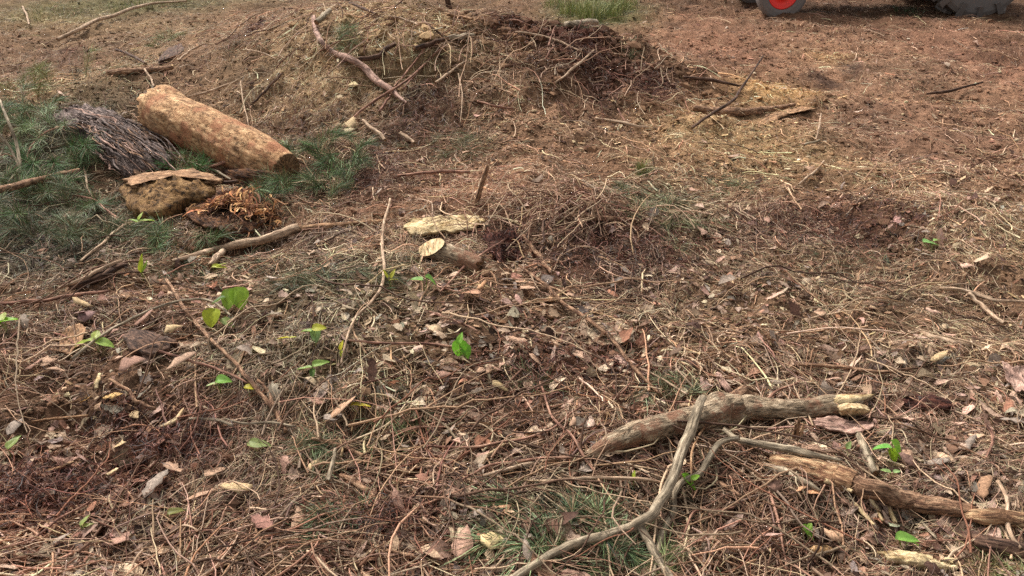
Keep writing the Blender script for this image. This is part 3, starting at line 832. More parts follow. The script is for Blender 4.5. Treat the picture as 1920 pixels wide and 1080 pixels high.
# --- the big ones
big = empty('fallen_log', at(400, 300)[0], 'thick ochre brown fallen log with rough earthy surface, upper left', 'log')
branch('log_body', [(298, 207), (350, 231), (405, 258), (460, 284), (500, 303), (536, 318)], [44, 48, 49, 48, 46, 30], M_CLAYLOG, parent=big, lift=0.85, S=56, n=100, rough=.075, jag=(.4, .15), cut=M_TANBARK, straight=.95, wob=.03, knots=((.02, 1.9, .5, .18), (.35, 2.6, .3, .06)))
branch('broken_end', [(425, 326), (470, 334), (520, 338)], [10, 22, 18], M_ROT, parent=big, lift=.6, S=24, n=24, rough=.35, jag=(.8, 1.2))
branch('fallen_branch', [(322, 489), (370, 478), (400, 470), (450, 459), (500, 447), (538, 434), (560, 428)], [3, 5, 7, 8, 9, 10, 9], M_PALEWOOD, 'pale brown fallen branch lying below the rotten orange wood', 'branch', lift=.9, S=18, n=50, knots=((.35, -1, .5, .3),))
branch('fallen_branch', [(555, 431), (600, 424), (650, 421), (722, 416)], [6, 6, 5, 4], M_TANBARK, 'dusty half buried branch running right from the pale fallen branch', 'branch', lift=.5, S=12)
branch('branch_stub', [(418, 470), (405, 484), (393, 499)], [6, 6, 5], M_PALEWOOD, 'short stub leaning below the pale fallen branch', 'branch', lift=.9)
branch('fallen_branch', [(-10, 358), (60, 341), (110, 329), (148, 320)], [7, 7, 6, 5], M_BROWNBARK, 'dark barked branch with pale broken tip entering at left edge', 'branch', lift=5, S=16, n=40, jag=(.3, .9), cut=M_PINKBARK)
branch('curved_branch', [(588, 33), (592, 55), (603, 78), (625, 98), (655, 109), (682, 126), (702, 150), (728, 165), (745, 180), (763, 193)], [5, 5, 5, 5, 6.5, 7, 7, 6, 4, 1.5], M_PINKBARK, 'long curved pale branch lying down the mound', 'branch', lift=1.6, S=16, n=70, rough=.1)
branch('branch_stub', [(594, 42), (606, 31), (618, 20)], [6, 6, 5], M_GREYWOOD, 'short grey stub at the top of the curved pale branch', 'branch', lift=3)
branch('arched_branch', [(108, 74), (145, 56), (180, 38), (212, 29), (250, 15), (290, 6), (350, 2)], [3.6, 3.6, 3.4, 3, 2.4, 1.6], M_PALEWOOD, 'long arching grey branch across the upper left corner', 'branch', lift=1.5, S=12, n=50)
branch('half_buried_log', [(203, 136), (235, 134), (275, 133), (325, 127)], [5, 6, 6, 4], M_BROWNBARK, 'small dark log half buried above the ochre log', 'log', lift=.6, S=16, n=30, rough=.2)
branch('half_buried_log', [(1296, 203), (1340, 208), (1380, 210), (1425, 207), (1490, 196)], [7, 8, 8, 7, 3], M_BROWNBARK, 'brown log half buried in the sandy open ground', 'log', lift=.5, S=18, n=40, rough=.15)
branch('leaning_stick', [(1430, 106), (1408, 140), (1386, 172), (1372, 190), (1330, 216), (1296, 240)], [1.8, 2, 2.6, 3, 3, 2.4], M_DARKWOOD, 'long dark stick leaning over the half buried log', 'stick', lift=6, S=8, n=40)
branch('dark_stick', [(1280, 144), (1330, 149), (1386, 161)], [2.5, 3.5, 2], M_DARKWOOD, 'straight dark stick left of the leaning stick', 'stick', lift=1.2)
def stake():
    P0, d = at(888, 390, 0.0); k = d/FPX
    P = np.array([P0+np.array([0, 0, -.02]), P0+np.array([13*k, .02, 34*k]), P0+np.array([27*k, .04, 78*k])])
    V, q, tr, fb, mi = log_geo(catmull(P, 20), np.linspace(5.2, 4, 20)*k, 12, .12, (.2, 1.0), 3)
    o = mesh_obj('upright_stick', V-P0, quads=q, tris=tr, fib=fb, mi=mi, mats=[M_BROWNBARK, M_TANBARK]); o.location = P0.tolist()
    tag(o, 'brown stick standing upright behind the yellow wood slab', 'stick')
stake()
branch('bare_stick', [(1072, 405), (1110, 408), (1150, 411), (1193, 414)], [4.5, 5.5, 5.5, 4.5], M_BROWNBARK, 'short straight bare stick lying alone in the middle distance', 'stick', lift=1.2, S=12, n=24)
# sawn log: body and slanting fresh cut
def sawn_log():
    A, d = at(808, 464, .075); B, _ = at(900, 500, .02)
    k = d/FPX; ax = (B-A)/np.linalg.norm(B-A)
    R = 23*k
    A0 = A-ax*R*2.2; n = 50; P = A0[None]+(B-A0)[None]*np.linspace(0, 1, n)[:, None]
    V, q, tr, fb, mi = log_geo(P, np.linspace(R, R*.75, n), 32, .05, (0, .6), 4)
    S = 32; nn = -ax*.62+np.array([0, -.42, .62]); nn /= np.linalg.norm(nn); org = A-np.array([0, 0, R])
    end = (V-A)@nn > 0
    V[end] -= ax[None]*(((V[end]-A)@nn)/np.dot(ax, nn))[:, None]
    o = mesh_obj('sawn_log', V-org, quads=q, tris=tr, fib=fb, mi=mi, mats=[M_GREYBARK, M_TANBARK]); o.location = org.tolist()
    tag(o, 'short sawn log showing a slanting yellow cut end', 'log')
    # the fresh face, 2 mm proud of the end
    ring = V[:S]; c = ring.mean(0); nrm = nn
    r2 = c+(ring-c)*.96+nrm*.003
    V2 = np.vstack([r2, c+(ring-c)*.5+nrm*.004, [c+nrm*.004]])
    i = np.arange(S); j = (i+1) % S
    q2 = np.vstack([np.stack([i, j, j+S, i+S], -1)]); t2 = np.stack([i+S, j+S, np.full(S, 2*S)], -1)
    mesh_obj('cut_face', V2-org, quads=q2, tris=t2, fib=(V2-c)[:, [0, 2, 1]], mats=[M_CUT], parent=o)
sawn_log()

def slab(name, outline, thick, mat, label, cat, lift=0.01, bumpy=.006, tilt=0.0, curl=0.0, group=None, parent=None, fdir=None, n=None, dome=0.0):
    """flat piece of wood or bark: outline in photo pixels on the ground, given thickness, roughened"""
    _seed[0] += 1; sd = _seed[0]
    W = np.array([at(px, py, lift+thick)[0] for px, py in outline])
    m = len(W); K = 14 if n is None else int(n*1.3)
    W2 = np.vstack([W, W[:1]])
    t = np.linspace(0, m, m*7+1)[:-1]
    ring = np.stack([np.interp(t, np.arange(m+1), W2[:, j]) for j in range(3)], 1)
    r = np.random.default_rng(sd)
    c = ring.mean(0); sz = np.linalg.norm(ring-c, axis=1).mean()
    ring = ring+(ring-c)*(0.10*fbm(t*2.2, t*0+sd, 1.0, 3, sd)+0.03*r.standard_normal(len(ring)))[:, None]
    rows = [c+(ring-c)*f for f in np.linspace(1, .12, K)]
    T = []
    for f, rw in zip(np.linspace(1, .12, K), rows):
        rw = rw.copy()
        base = Hs(c[0:1], c[1:2])[0]+lift+thick
        rw[:, 2] = 0.5*(rw[:, 2])+.5*base
        rw[:, 2] += bumpy*(fbm(rw[:, 0]+sd, rw[:, 1], 20, 4, sd)*1.6+fbm(rw[:, 0]+sd, rw[:, 1], 110, 2, sd)*.5) + thick*.35*(1-f**3) + curl*f*f + dome*math.sqrt(max(0, 1-f*f))
        T.append(rw)
    T.append(T[-1].mean(0)[None])
    n1 = len(ring)
    bot = T[0].copy(); bot[:, 2] -= thick; bot = c+(bot-c)*np.array([.97, .97, 1.0])
    under = bot.mean(0)[None]-np.array([[0, 0, thick*.3]])
    V = np.vstack(T+[bot, under])
    i = np.arange(n1); j = (i+1) % n1
    q = [np.stack([i+a*n1, j+a*n1, j+(a+1)*n1, i+(a+1)*n1], -1) for a in range(K-1)]
    ct = K*n1; b0 = ct+1
    q.append(np.stack([i+b0, j+b0, j, i], -1))
    q = np.vstack(q)
    tr = np.vstack([np.stack([i+(K-1)*n1, j+(K-1)*n1, np.full(n1, ct)], -1), np.stack([j+b0, i+b0, np.full(n1, b0+n1)], -1)])
    d = (ring[n1//2]-ring[0])
    if fdir is None:
        cc = ring-c; _, _, vt = np.linalg.svd(cc[:, :2]); d = vt[0]
    else: d = np.array(fdir, float)/np.linalg.norm(fdir)
    al = V[:, :2]@d; ac = V[:, :2]@np.array([-d[1], d[0]])
    fb = np.stack([ac, V[:, 2], al], 1)
    org = c.copy(); org[2] = Hs(c[0:1], c[1:2])[0]
    if parent is not None: org = np.array(parent.location)
    o = mesh_obj(name, V-org, quads=q, tris=tr, fib=fb, mats=[mat], parent=parent)
    if parent is None:
        o.location = org.tolist(); tag(o, label, cat, group)
    return o

slab('wood_slab', [(757, 422), (775, 414), (820, 410), (865, 404), (900, 402), (908, 416), (893, 430), (850, 436), (800, 442), (765, 440)], .014, M_YELLOW, 'weathered yellow wood slab behind the sawn log', 'wood slab', bumpy=.012)
slab('rusty_root', [(905, 450), (918, 436), (940, 440), (960, 434), (985, 446), (972, 462), (980, 482), (950, 478), (938, 490), (922, 474)], .02, M_RUST, 'dark rust coloured root chunk right of the sawn log', 'root chunk', bumpy=.035, dome=.02, n=14)
slab('ochre_stone', [(228, 356), (246, 338), (300, 332), (360, 336), (408, 350), (396, 366), (345, 376), (300, 388), (268, 398), (240, 384)], .07, M_STONE, 'ochre earth covered wood block under the stringy bark heap', 'wood block', bumpy=.02, n=14, dome=.03)
slab('bark_strip', [(235, 332), (285, 322), (360, 318), (420, 334), (415, 341), (345, 328), (300, 333), (240, 341)], .02, M_TANBARK, 'narrow tan bark strip lying on the ochre wood block', 'bark', lift=.13)
slab('rotten_wood', [(345, 404), (372, 378), (420, 366), (465, 372), (500, 392), (505, 415), (480, 436), (440, 438), (405, 432), (366, 424)], .015, M_ROT, 'crumbling rotten orange wood over a dark hollow', 'rotten wood', bumpy=.022, n=16, dome=.012)
slab('bark_flake', [(112, 640), (125, 622), (150, 615), (165, 625), (158, 650), (135, 668), (112, 662)], .008, M_TANBARK, 'tan bark flake at the left above the pale green leaves', 'bark', curl=.02)
slab('bark_chunk', [(232, 640), (250, 625), (290, 628), (330, 640), (318, 655), (285, 662), (245, 656)], .03, M_DARKWOOD, 'dark flat bark chunk below the long bent twig', 'bark')
slab('bark_plate', [(1100, 625), (1130, 608), (1165, 612), (1192, 630), (1180, 648), (1150, 656), (1115, 650)], .008, M_GREYBARK, 'thin grey bark plate under the long thin twig', 'bark', curl=.015)
slab('bark_plate', [(1152, 672), (1165, 668), (1195, 685), (1222, 706), (1212, 712), (1175, 694)], .01, M_PINKBARK, 'pinkish bark strip below the thin grey bark plate', 'bark')
slab('bark_plate', [(1520, 796), (1560, 790), (1600, 800), (1637, 798), (1634, 806), (1600, 822), (1560, 815), (1530, 806)], .01, M_PINKBARK, 'curled pinkish orange bark plate below the grey log end', 'bark', curl=.02, lift=.015)
slab('bark_piece', [(1688, 748), (1710, 740), (1750, 742), (1788, 756), (1780, 768), (1735, 766), (1700, 762)], .015, M_RUST, 'reddish brown bark piece right of the forked log', 'bark')
slab('bark_piece', [(300, 108), (318, 94), (340, 84), (346, 88), (330, 100), (308, 112), (296, 116)], .02, M_DARKWOOD, 'narrow dark bark piece above the small half buried log', 'bark')
slab('bark_plate', [(1875, 690), (1895, 700), (1925, 698), (1930, 745), (1905, 748), (1885, 725)], .006, M_PINKBARK, 'pale torn bark plate at the right edge', 'bark', curl=.03)
slab('wood_slab', [(1650, 1034), (1690, 1036), (1740, 1042), (1798, 1050), (1796, 1060), (1760, 1062), (1715, 1056), (1670, 1048)], .02, M_YELLOW, 'yellow splintered wood slab near the bottom right corner', 'wood slab', bumpy=.01)
slab('wood_slab', [(1540, 200), (1480, 215), (1430, 232), (1418, 228), (1450, 208), (1500, 198)], .004, M_TANBARK, 'thin tan bark sheet on sandy ground by half buried log', 'bark')

# forked log, foreground
fl = empty('forked_log', at(1350, 800)[0], 'long crooked log with grey bark and a yellow shelf at its right end', 'log')
branch('log_body', [(1100, 856), (1140, 834), (1186, 815), (1230, 804), (1276, 795), (1315, 782), (1352, 770), (1385, 768)], [9, 18, 23, 24, 24, 26, 29, 27], M_GREYBARK, parent=fl, lift=.85, S=36, n=80, rough=.08, jag=(.9, .1), knots=((.88, 2.4, .5, .4), (.97, 1.2, .5, .35), (.8, -1.2, .4, .35)))
branch('log_body', [(1372, 772), (1412, 767), (1473, 767), (1520, 764), (1563, 760), (1600, 757), (1624, 748)], [18, 22, 19, 19, 20, 18, 8], M_GREYBARK, parent=fl, lift=1.05, S=36, n=70, rough=.10, jag=(.1, 1.2), cut=M_CUT, knots=((.1, 2.0, .5, .25), (.95, 1.5, .5, .25)))
branch('branch_stub', [(1362, 755), (1380, 745), (1394, 733)], [15, 13, 11], M_BROWNBARK, parent=fl, lift=2.4, S=16, n=16, jag=(.2, .5))
branch('pale_end', [(1558, 751), (1590, 748), (1634, 741)], [12, 13, 4], M_YELLOW, parent=fl, lift=2.6, S=16, n=24, jag=(1, 1.4), rough=.25, squash=.6)
def shelf():
    P0, d = at(1592, 759, .06); k = d/FPX
    P0 = P0+np.array([0, -.045, 0])
    t = np.linspace(0, 2*math.pi, 40, endpoint=False)
    rr = 1+.10*np.sin(3*t+1)+.06*np.sin(7*t)
    X = np.cos(t)*27*k*rr; Z = np.sin(t)*15*k*rr
    f = np.stack([P0[0]+X, np.full(40, P0[1])-Z*.5, P0[2]+Z], 1)
    fr = f+np.array([0, -.006, .004]); c = fr.mean(0)+np.array([0, -.004, .003])
    V = np.vstack([f+np.array([0, .03, 0]), fr, c+(fr-c)*.9+np.array([0, -.004, .002]), c])
    i = np.arange(40); j = (i+1) % 40
    q = np.vstack([np.stack([i, j, j+40, i+40], -1), np.stack([i+40, j+40, j+80, i+80], -1)]); tr = np.stack([i+80, j+80, np.full(40, 120)], -1)
    mesh_obj('yellow_shelf', V-np.array(fl.location), quads=q, tris=tr, fib=V*np.array([1, 1, 1.0]), mats=[M_CUT], parent=fl)
shelf()
# decayed log, lower right
dl = empty('decayed_log', at(1640, 930)[0], 'long decayed log with flaking bark at the lower right', 'log')
branch('log_body', [(1446, 862), (1490, 866), (1530, 878), (1575, 893), (1603, 905)], [13, 19, 24, 25, 22], M_ROTLOG, parent=dl, lift=.9, S=32, n=50, rough=.15, jag=(1.3, .2), straight=.6)
branch('log_body', [(1592, 903), (1640, 921), (1700, 938), (1760, 950), (1822, 957)], [19, 19, 18, 18, 13], M_BROWNBARK, parent=dl, lift=.95, S=28, n=60, rough=.10, jag=(.2, 1.4), cut=M_PINKBARK)
branch('bark_ridge', [(1545, 900), (1575, 912), (1600, 922)], [4, 6, 3], M_YELLOW, parent=dl, lift=2.0, S=8)
branch('split_log', [(1818, 967), (1850, 970), (1890, 974), (1935, 980)], [11, 16, 16, 16], M_ROTLOG, 'split log end at right edge beyond the decayed log', 'log', lift=1.0, S=24, n=30, rough=.2, jag=(1.5, .2))
branch('dark_log', [(1800, 1004), (1850, 1018), (1900, 1028), (1950, 1040)], [8, 15, 16, 15], M_DARKWOOD, 'dark rotting log in the lower right corner', 'log', lift=.7, S=24, n=30, rough=.2)
branch('grey_stick', [(1432, 872), (1470, 884), (1512, 905), (1540, 922)], [6, 8, 7, 3], M_GREYWOOD, 'grey stick lying under the decayed log start', 'stick', lift=1.0, S=12)
branch('grey_stick', [(1608, 812), (1622, 848), (1640, 888)], [6, 8, 8], M_GREYWOOD, 'weathered grey split stick above the decayed log', 'stick', lift=1.2, S=12, rough=.25)
branch('curved_stick', [(1356, 804), (1388, 826), (1450, 838), (1510, 849), (1578, 864)], [4, 6, 7, 7, 3.5], M_GREYWOOD, 'smooth curved stick crossing above the decayed log', 'stick', lift=5, S=14, n=50)
def standing_splinter():
    P0, d = at(1490, 828); k = d/FPX
    o = empty('wood_splinter', P0, 'torn tan splinter standing upright under the grey log', 'splinter')
    for i, (dx, h, r, ln) in enumerate([(-4, 38, 5, 3), (3, 50, 6, 0), (9, 34, 5, 4)]):
        P = np.array([[dx*k, 0, -.01], [(dx+ln*.3)*k, .004, h*k*.5], [(dx+ln)*k, .01, h*k]])
        V, q, tr, fb, mi = log_geo(catmull(P, 14), np.linspace(r, r*.4, 14)*k, 8, .3, (0, 1.5), 20+i)
        mesh_obj('shard', V, quads=q, tris=tr, fib=fb, mi=mi, mats=[M_TANBARK, M_TANBARK], parent=o)
standing_splinter()
# forked grey branch, foreground
fb_ = empty('forked_branch', at(1200, 985)[0], 'long forked grey branch sweeping in from the bottom edge', 'branch')
branch('limb', [(1320, 746, .12), (1306, 775, .11), (1288, 828, .09), (1264, 884, .07), (1245, 928, .05), (1226, 958, .04), (1200, 979, .03), (1165, 996, .02), (1120, 1009, .02), (1080, 1020, .02), (1040, 1036, .02), (1000, 1060, .02), (955, 1092, .02)],
       [7, 9.5, 10, 10, 10, 10, 10, 9, 9, 9, 9, 8, 8], M_GREYWOOD, parent=fb_, lift=1.0, S=18, n=110, rough=.07, jag=(1.2, .2), cut=M_YELLOW)
branch('side_limb', [(1198, 982, .03), (1212, 1010, .02), (1233, 1045, .01), (1262, 1090, .01)], [8, 8, 8, 7.5], M_GREYWOOD, parent=fb_, lift=1.0, S=14, n=30, rough=.07)
branch('crooked_branch', [(1222, 1092), (1230, 1040), (1242, 1000), (1262, 958), (1266, 925, .01), (1276, 905, .02), (1312, 888, .03), (1330, 855, .04), (1352, 830, .05), (1386, 820, .06)],
       [7, 7, 7, 6.5, 6, 6, 6.5, 6.5, 5.5, 4], M_GREYWOOD, 'crooked grey branch right of the long forked branch', 'branch', lift=1.2, S=14, n=80, rough=.07)

# sticks and longer twigs, each traced where it lies ---------------------------------
TW = [  # points, radii, material, label
 ([(585, 822), (640, 835), (690, 860), (766, 887)], [3, 4.5, 5, 5], M_BROWNBARK, 'brown stick with snapped end lying left of centre below'),
 ([(640, 893), (678, 912), (708, 934), (722, 968)], [5, 7, 8, 6], M_BROWNBARK, 'rotten curved root bending down toward the bottom'),
 ([(722, 1034), (800, 1049), (850, 1062), (892, 1074)], [3.5, 5.5, 6, 5.5], M_BROWNBARK, 'straight brown stick at the bottom left of the yellow leaf'),
 ([(905, 891), (970, 876), (1050, 862), (1102, 857)], [2.5, 3.5, 3.5, 2.5], M_PALEWOOD, 'pale stick pointing at the forked log tip'),
 ([(866, 900), (920, 873), (1000, 862), (1095, 855)], [1.6, 2.2, 2.4, 1.8], M_REDWOOD, 'reddish twig running above the pale pointing stick'),
 ([(800, 836), (880, 838), (960, 826), (1030, 806), (1075, 772), (1102, 752)], [1.8, 2.2, 2.2, 1.8, 1.4], M_REDWOOD, 'long reddish twig curving up left of the forked log'),
 ([(1012, 716), (1035, 780), (1075, 822), (1095, 856), (1118, 891)], [1.5, 2, 2.2, 2.4, 1.5], M_REDWOOD, 'thin twig crossing the left tip of forked log'),
 ([(978, 902), (1050, 901), (1120, 894), (1200, 899), (1248, 905)], [1.6, 2.4, 3, 3, 2.2], M_PALEWOOD, 'pale straight twig reaching the forked branch from left'),
 ([(1015, 876), (1100, 905), (1160, 922)], [1.2, 1.6, 1.2], M_PALEWOOD, 'thin pale twig crossing under the pale straight twig'),
 ([(818, 925), (812, 890), (822, 868), (862, 847)], [1.2, 1.5, 1.5, 1.2], M_PALEWOOD, 'hooked thin twig left of the forked log'),
 ([(882, 947), (940, 935), (985, 922), (1022, 918)], [1.2, 1.8, 1.8, 1.2], M_DARKWOOD, 'dark thin twig above the tan upright leaf'),
 ([(1098, 968), (1150, 990), (1206, 1010)], [1.5, 1.8, 1.5], M_BROWNBARK, 'brown twig over the green needle clump'),
 ([(312, 525), (340, 570), (370, 606), (402, 643), (440, 682), (468, 712), (505, 756), (522, 780), (534, 809)], [2.2, 3, 3, 3, 3.2, 3.4, 4, 4, 3], M_BROWNBARK, 'long slanting brown twig through the green seedlings'),
 ([(482, 712), (500, 730), (512, 762)], [2.5, 2.5, 2.5], M_BROWNBARK, 'short side twig joining the long slanting brown twig'),
 ([(135, 673), (180, 636), (230, 606), (270, 586), (320, 568), (390, 562), (432, 592)], [2.2, 2.6, 2.4, 2.2, 2, 1.8], M_GREYWOOD, 'long bent grey twig over the dark bark chunk'),
 ([(295, 657), (350, 674), (400, 690), (470, 719)], [1.8, 2.2, 2.2, 1.8], M_REDWOOD, 'thin reddish twig running down from dark bark chunk'),
 ([(-10, 569), (60, 566), (120, 556), (205, 545)], [3.2, 3.4, 3, 2], M_REDWOOD, 'straight twig entering at the left edge mid height'),
 ([(110, 540), (150, 527), (185, 506), (228, 489)], [2.2, 3, 3, 2], M_PALEWOOD, 'pale twig over the rotting root at left'),
 ([(136, 538), (178, 522), (205, 508), (240, 497)], [7, 9, 8, 4], M_DARKWOOD, 'rotting dark root under a pale twig at left'),
 ([(150, 490), (180, 465), (212, 440), (228, 425), (248, 418)], [1.8, 2.2, 2.4, 2], M_PALEWOOD, 'pale twig slanting up in the left undergrowth'),
 ([(110, 361), (170, 373), (205, 398), (245, 423)], [1.4, 1.8, 1.8, 1.4], M_REDWOOD, 'thin twig bending over the green undergrowth'),
 ([(152, 290), (160, 325), (174, 371), (232, 421)], [1.4, 1.6, 1.6, 1.2], M_PALEWOOD, 'thin pale twig hanging below the stringy bark heap'),
 ([(45, 312), (60, 272), (85, 248), (118, 238), (145, 241)], [1.4, 1.5, 1.5, 1.2], M_REDWOOD, 'hooked thin twig over the green branch tips at left'),
 ([(392, 314), (440, 297), (490, 286), (542, 292)], [2.6, 3.4, 3.4, 2.4], M_REDWOOD, 'reddish twig crossing the right end of the ochre log'),
 ([(350, 302), (400, 318), (434, 336)], [1.8, 2.2, 1.6], M_GREYWOOD, 'grey twig in front of the ochre log'),
 ([(458, 357), (510, 330), (552, 300)], [1.6, 2.2, 2], M_GREYWOOD, 'grey twig rising right of the broken log end'),
 ([(313, 386), (350, 366), (400, 346), (446, 341)], [3.5, 4, 4, 3], M_DARKWOOD, 'dark branch lying over the ochre wood block'),
 ([(353, 182), (400, 168), (444, 152)], [1.5, 1.9, 1.5], M_PALEWOOD, 'pale twig just above the ochre log'),
 ([(472, 194), (500, 168), (527, 138)], [1.8, 2.2, 1.8], M_DARKWOOD, 'dark twig on the bank right of ochre log'),
 ([(452, 152), (458, 200), (471, 247)], [1, 1.3, 1], M_PALEWOOD, 'thin upright twig touching the ochre log'),
 ([(218, 93), (250, 105), (275, 119)], [1.8, 2.2, 1.6], M_DARKWOOD, 'short dark twig above the small half buried log'),
 ([(336, 113), (355, 97), (383, 82)], [1.4, 1.8, 1.4], M_PALEWOOD, 'short pale twig beside the narrow dark bark piece'),
 ([(272, 130), (282, 146), (290, 162)], [1.6, 1.8, 1.4], M_PALEWOOD, 'short twig standing at the top of ochre log'),
 ([(463, 93), (492, 99), (518, 111)], [1.1, 1.4, 1.1], M_PALEWOOD, 'thin pale twig on the sandy bank'),
 ([(42, 13), (50, 28), (56, 46)], [1.4, 1.6, 1.2], M_PALEWOOD, 'short upright twig near the upper left corner'),
 ([(730, 373), (720, 420), (716, 462), (720, 520), (700, 562), (668, 592), (650, 640), (640, 682)], [1.8, 2.5, 2.5, 2.4, 2.2, 2, 1.6], M_PALEWOOD, 'long pale twig winding down left of the sawn log'),
 ([(972, 498), (1020, 530), (1060, 570), (1110, 604), (1150, 640), (1190, 690), (1242, 742)], [2, 2.6, 2.8, 3, 3, 3, 2.2], M_BROWNBARK, 'long thin twig slanting through the picture centre'),
 ([(980, 440), (1010, 480), (1034, 512)], [3, 3.5, 3], M_BROWNBARK, 'thick twig beside the rust coloured root chunk'),
 ([(1022, 412), (1020, 432), (1021, 456)], [2, 2.2, 2], M_DARKWOOD, 'dark upright twig right of the rusty root chunk'),
 ([(824, 547), (868, 502), (900, 478), (956, 443)], [1.6, 1.9, 1.9, 1.6], M_REDWOOD, 'thin twig leaning across the sawn log end'),
 ([(655, 638), (720, 643), (790, 644), (850, 652), (902, 661)], [1.8, 2.2, 2.2, 1.8], M_REDWOOD, 'level reddish twig above the heart shaped green leaf'),
 ([(803, 584), (850, 601), (897, 621)], [1.6, 2.2, 1.6], M_REDWOOD, 'short reddish twig below the sawn log'),
 ([(745, 331), (810, 323), (882, 322)], [2, 3, 2.4], M_REDWOOD, 'straight twig at the foot of the mound'),
 ([(1493, 684), (1560, 687), (1640, 696), (1722, 690)], [2, 3.4, 3.2, 1.8], M_BROWNBARK, 'straight grey brown stick above the forked log end'),
 ([(1718, 618), (1760, 634), (1822, 648)], [3, 6, 5], M_PALEWOOD, 'pale peeled stick lying at the right'),
 ([(1762, 539), (1815, 547), (1862, 562), (1925, 566)], [3, 3.6, 3, 2], M_PALEWOOD, 'pale twig running to the right edge'),
 ([(1815, 549), (1848, 580), (1882, 606)], [3, 3.6, 3], M_PALEWOOD, 'pale side twig falling from the pale edge twig'),
 ([(1735, 176), (1780, 171), (1842, 154)], [1.8, 2.6, 1.4], M_DARKWOOD, 'dark stick on the bare ground at upper right'),
 ([(1540, 213), (1536, 240), (1530, 262)], [1.4, 1.6, 1.2], M_PALEWOOD, 'short pale twig standing on the open ground'),
 ([(1508, 271), (1538, 264)], [2, 2], M_GREYWOOD, 'tiny grey stick on the open ground'),
 ([(1546, 302), (1524, 324), (1498, 346)], [1.3, 1.7, 1.3], M_PALEWOOD, 'pale twig slanting on ground right of centre'),
 ([(1118, 222), (1170, 232), (1214, 238)], [2, 3, 2.4], M_PALEWOOD, 'pale stick at the right foot of the mound'),
 ([(1159, 204), (1166, 220), (1176, 232)], [1.4, 1.5, 1.4], M_REDWOOD, 'short twig standing against the pale mound foot stick'),
 ([(655, 226), (700, 190), (762, 150), (797, 120)], [1.6, 2.2, 2, 1.4], M_REDWOOD, 'long twig leaning up the mound face'),
 ([(740, 163), (766, 130), (800, 86)], [1.4, 1.6, 1.2], M_REDWOOD, 'thin twig fanning up the mound, left one'),
 ([(756, 168), (790, 125), (832, 88)], [1.4, 1.6, 1.2], M_REDWOOD, 'thin twig fanning up the mound, right one'),
 ([(712, 210), (722, 192), (732, 178)], [2, 2.2, 1.6], M_REDWOOD, 'short thick twig at the end of curved pale branch'),
 ([(815, 155), (848, 132), (876, 114)], [1.8, 2, 1.6], M_PALEWOOD, 'pale twig on the mound face'),
 ([(680, 225), (702, 243), (723, 263)], [2.4, 3.2, 2.6], M_PALEWOOD, 'short pale stick below the curved pale branch'),
 ([(752, 249), (775, 268)], [2.8, 2.6], M_PALEWOOD, 'tiny pale stick under the dark hollow'),
 ([(1040, 156), (1080, 125), (1112, 94)], [1.6, 1.9, 1.5], M_PALEWOOD, 'pale twig crossing the mound\'s right flank'),
 ([(1020, 111), (1031, 96), (1041, 84)], [1.2, 1.4, 1], M_REDWOOD, 'tiny reddish twig near the mound crest'),
 ([(1028, 86), (1035, 66), (1042, 49)], [1.2, 1.3, 1], M_REDWOOD, 'upright twig on the red mound crest'),
 ([(965, 60), (1010, 66), (1050, 78), (1090, 96)], [1.6, 2, 1.8, 1.4], M_PALEWOOD, 'pale twig lying along the red mound crest'),
 ([(895, 190), (930, 199), (962, 203)], [1.5, 2, 1.5], M_REDWOOD, 'reddish twig low on the mound face'),
 ([(860, 138), (867, 182), (864, 232)], [1, 1.2, 1], M_PALEWOOD, 'thin hanging twig in the middle of the mound'),
 ([(672, 112), (712, 103), (740, 82)], [4, 5, 4], M_DARKWOOD, 'dark root along the left crest of the mound'),
 ([(778, 92), (805, 82), (834, 74)], [3.5, 4, 3], M_DARKWOOD, 'dark branch leading to the stub on mound'),
 ([(840, 73), (862, 69), (887, 65)], [5, 5.5, 4.5], M_GREYWOOD, 'thick pale stub on top of the mound'),
 ([(655, 5), (678, 14), (706, 26)], [2, 2.4, 1.8], M_DARKWOOD, 'dark stick on the sandy top edge'),
 ([(728, 30), (758, 36), (786, 46)], [1.8, 2.2, 1.6], M_PALEWOOD, 'pale stick on the sandy mound top'),
 ([(795, 42), (815, 54), (832, 70)], [1.4, 1.6, 1.2], M_DARKWOOD, 'dark curved twig on the sandy mound top'),
 ([(838, 28), (862, 31), (886, 36)], [2, 2.4, 2], M_TANBARK, 'tan stick behind the mound top'),
 ([(1870, 904), (1888, 944), (1893, 1000), (1914, 1030)], [3, 3.6, 3.4, 3], M_PALEWOOD, 'pale curved twig hanging over the split log end'),
 ([(1655, 772), (1700, 800), (1740, 812), (1800, 836), (1850, 862)], [1.4, 1.8, 1.8, 1.2], M_BROWNBARK, 'thin twig arcing over trodden ground at lower right'),
 ([(1848, 795), (1862, 820), (1848, 860)], [2, 2.6, 1.8], M_REDWOOD, 'short hooked red twig near the right edge'),
 ([(1290, 740), (1250, 715), (1200, 690)], [1.5, 1.8, 1.4], M_PALEWOOD, 'pale twig behind the forked log'),
 ([(1340, 765), (1322, 800), (1300, 842), (1294, 905)], [1.4, 2, 2, 1.6], M_TANBARK, 'thin curved twig crossing in front of forked log'),
 ([(1500, 716), (1455, 735), (1430, 755)], [1.8, 2.2, 2.6], M_REDWOOD, 'red twig rising from the top of the forked log'),
 ([(612, 905), (622, 870), (628, 842)], [4, 3.4, 2.4], M_GREYWOOD, 'grey fork standing beside the rotten curved root'),
 ([(420, 785), (460, 795), (500, 792), (555, 800)], [1.4, 2, 2, 1.4], M_GREYWOOD, 'grey twig below the long slanting brown twig'),
 ([(355, 785), (400, 788), (440, 797)], [2, 2.6, 2.2], M_GREYWOOD, 'grey stick next to the pale wood bits at lower left'),
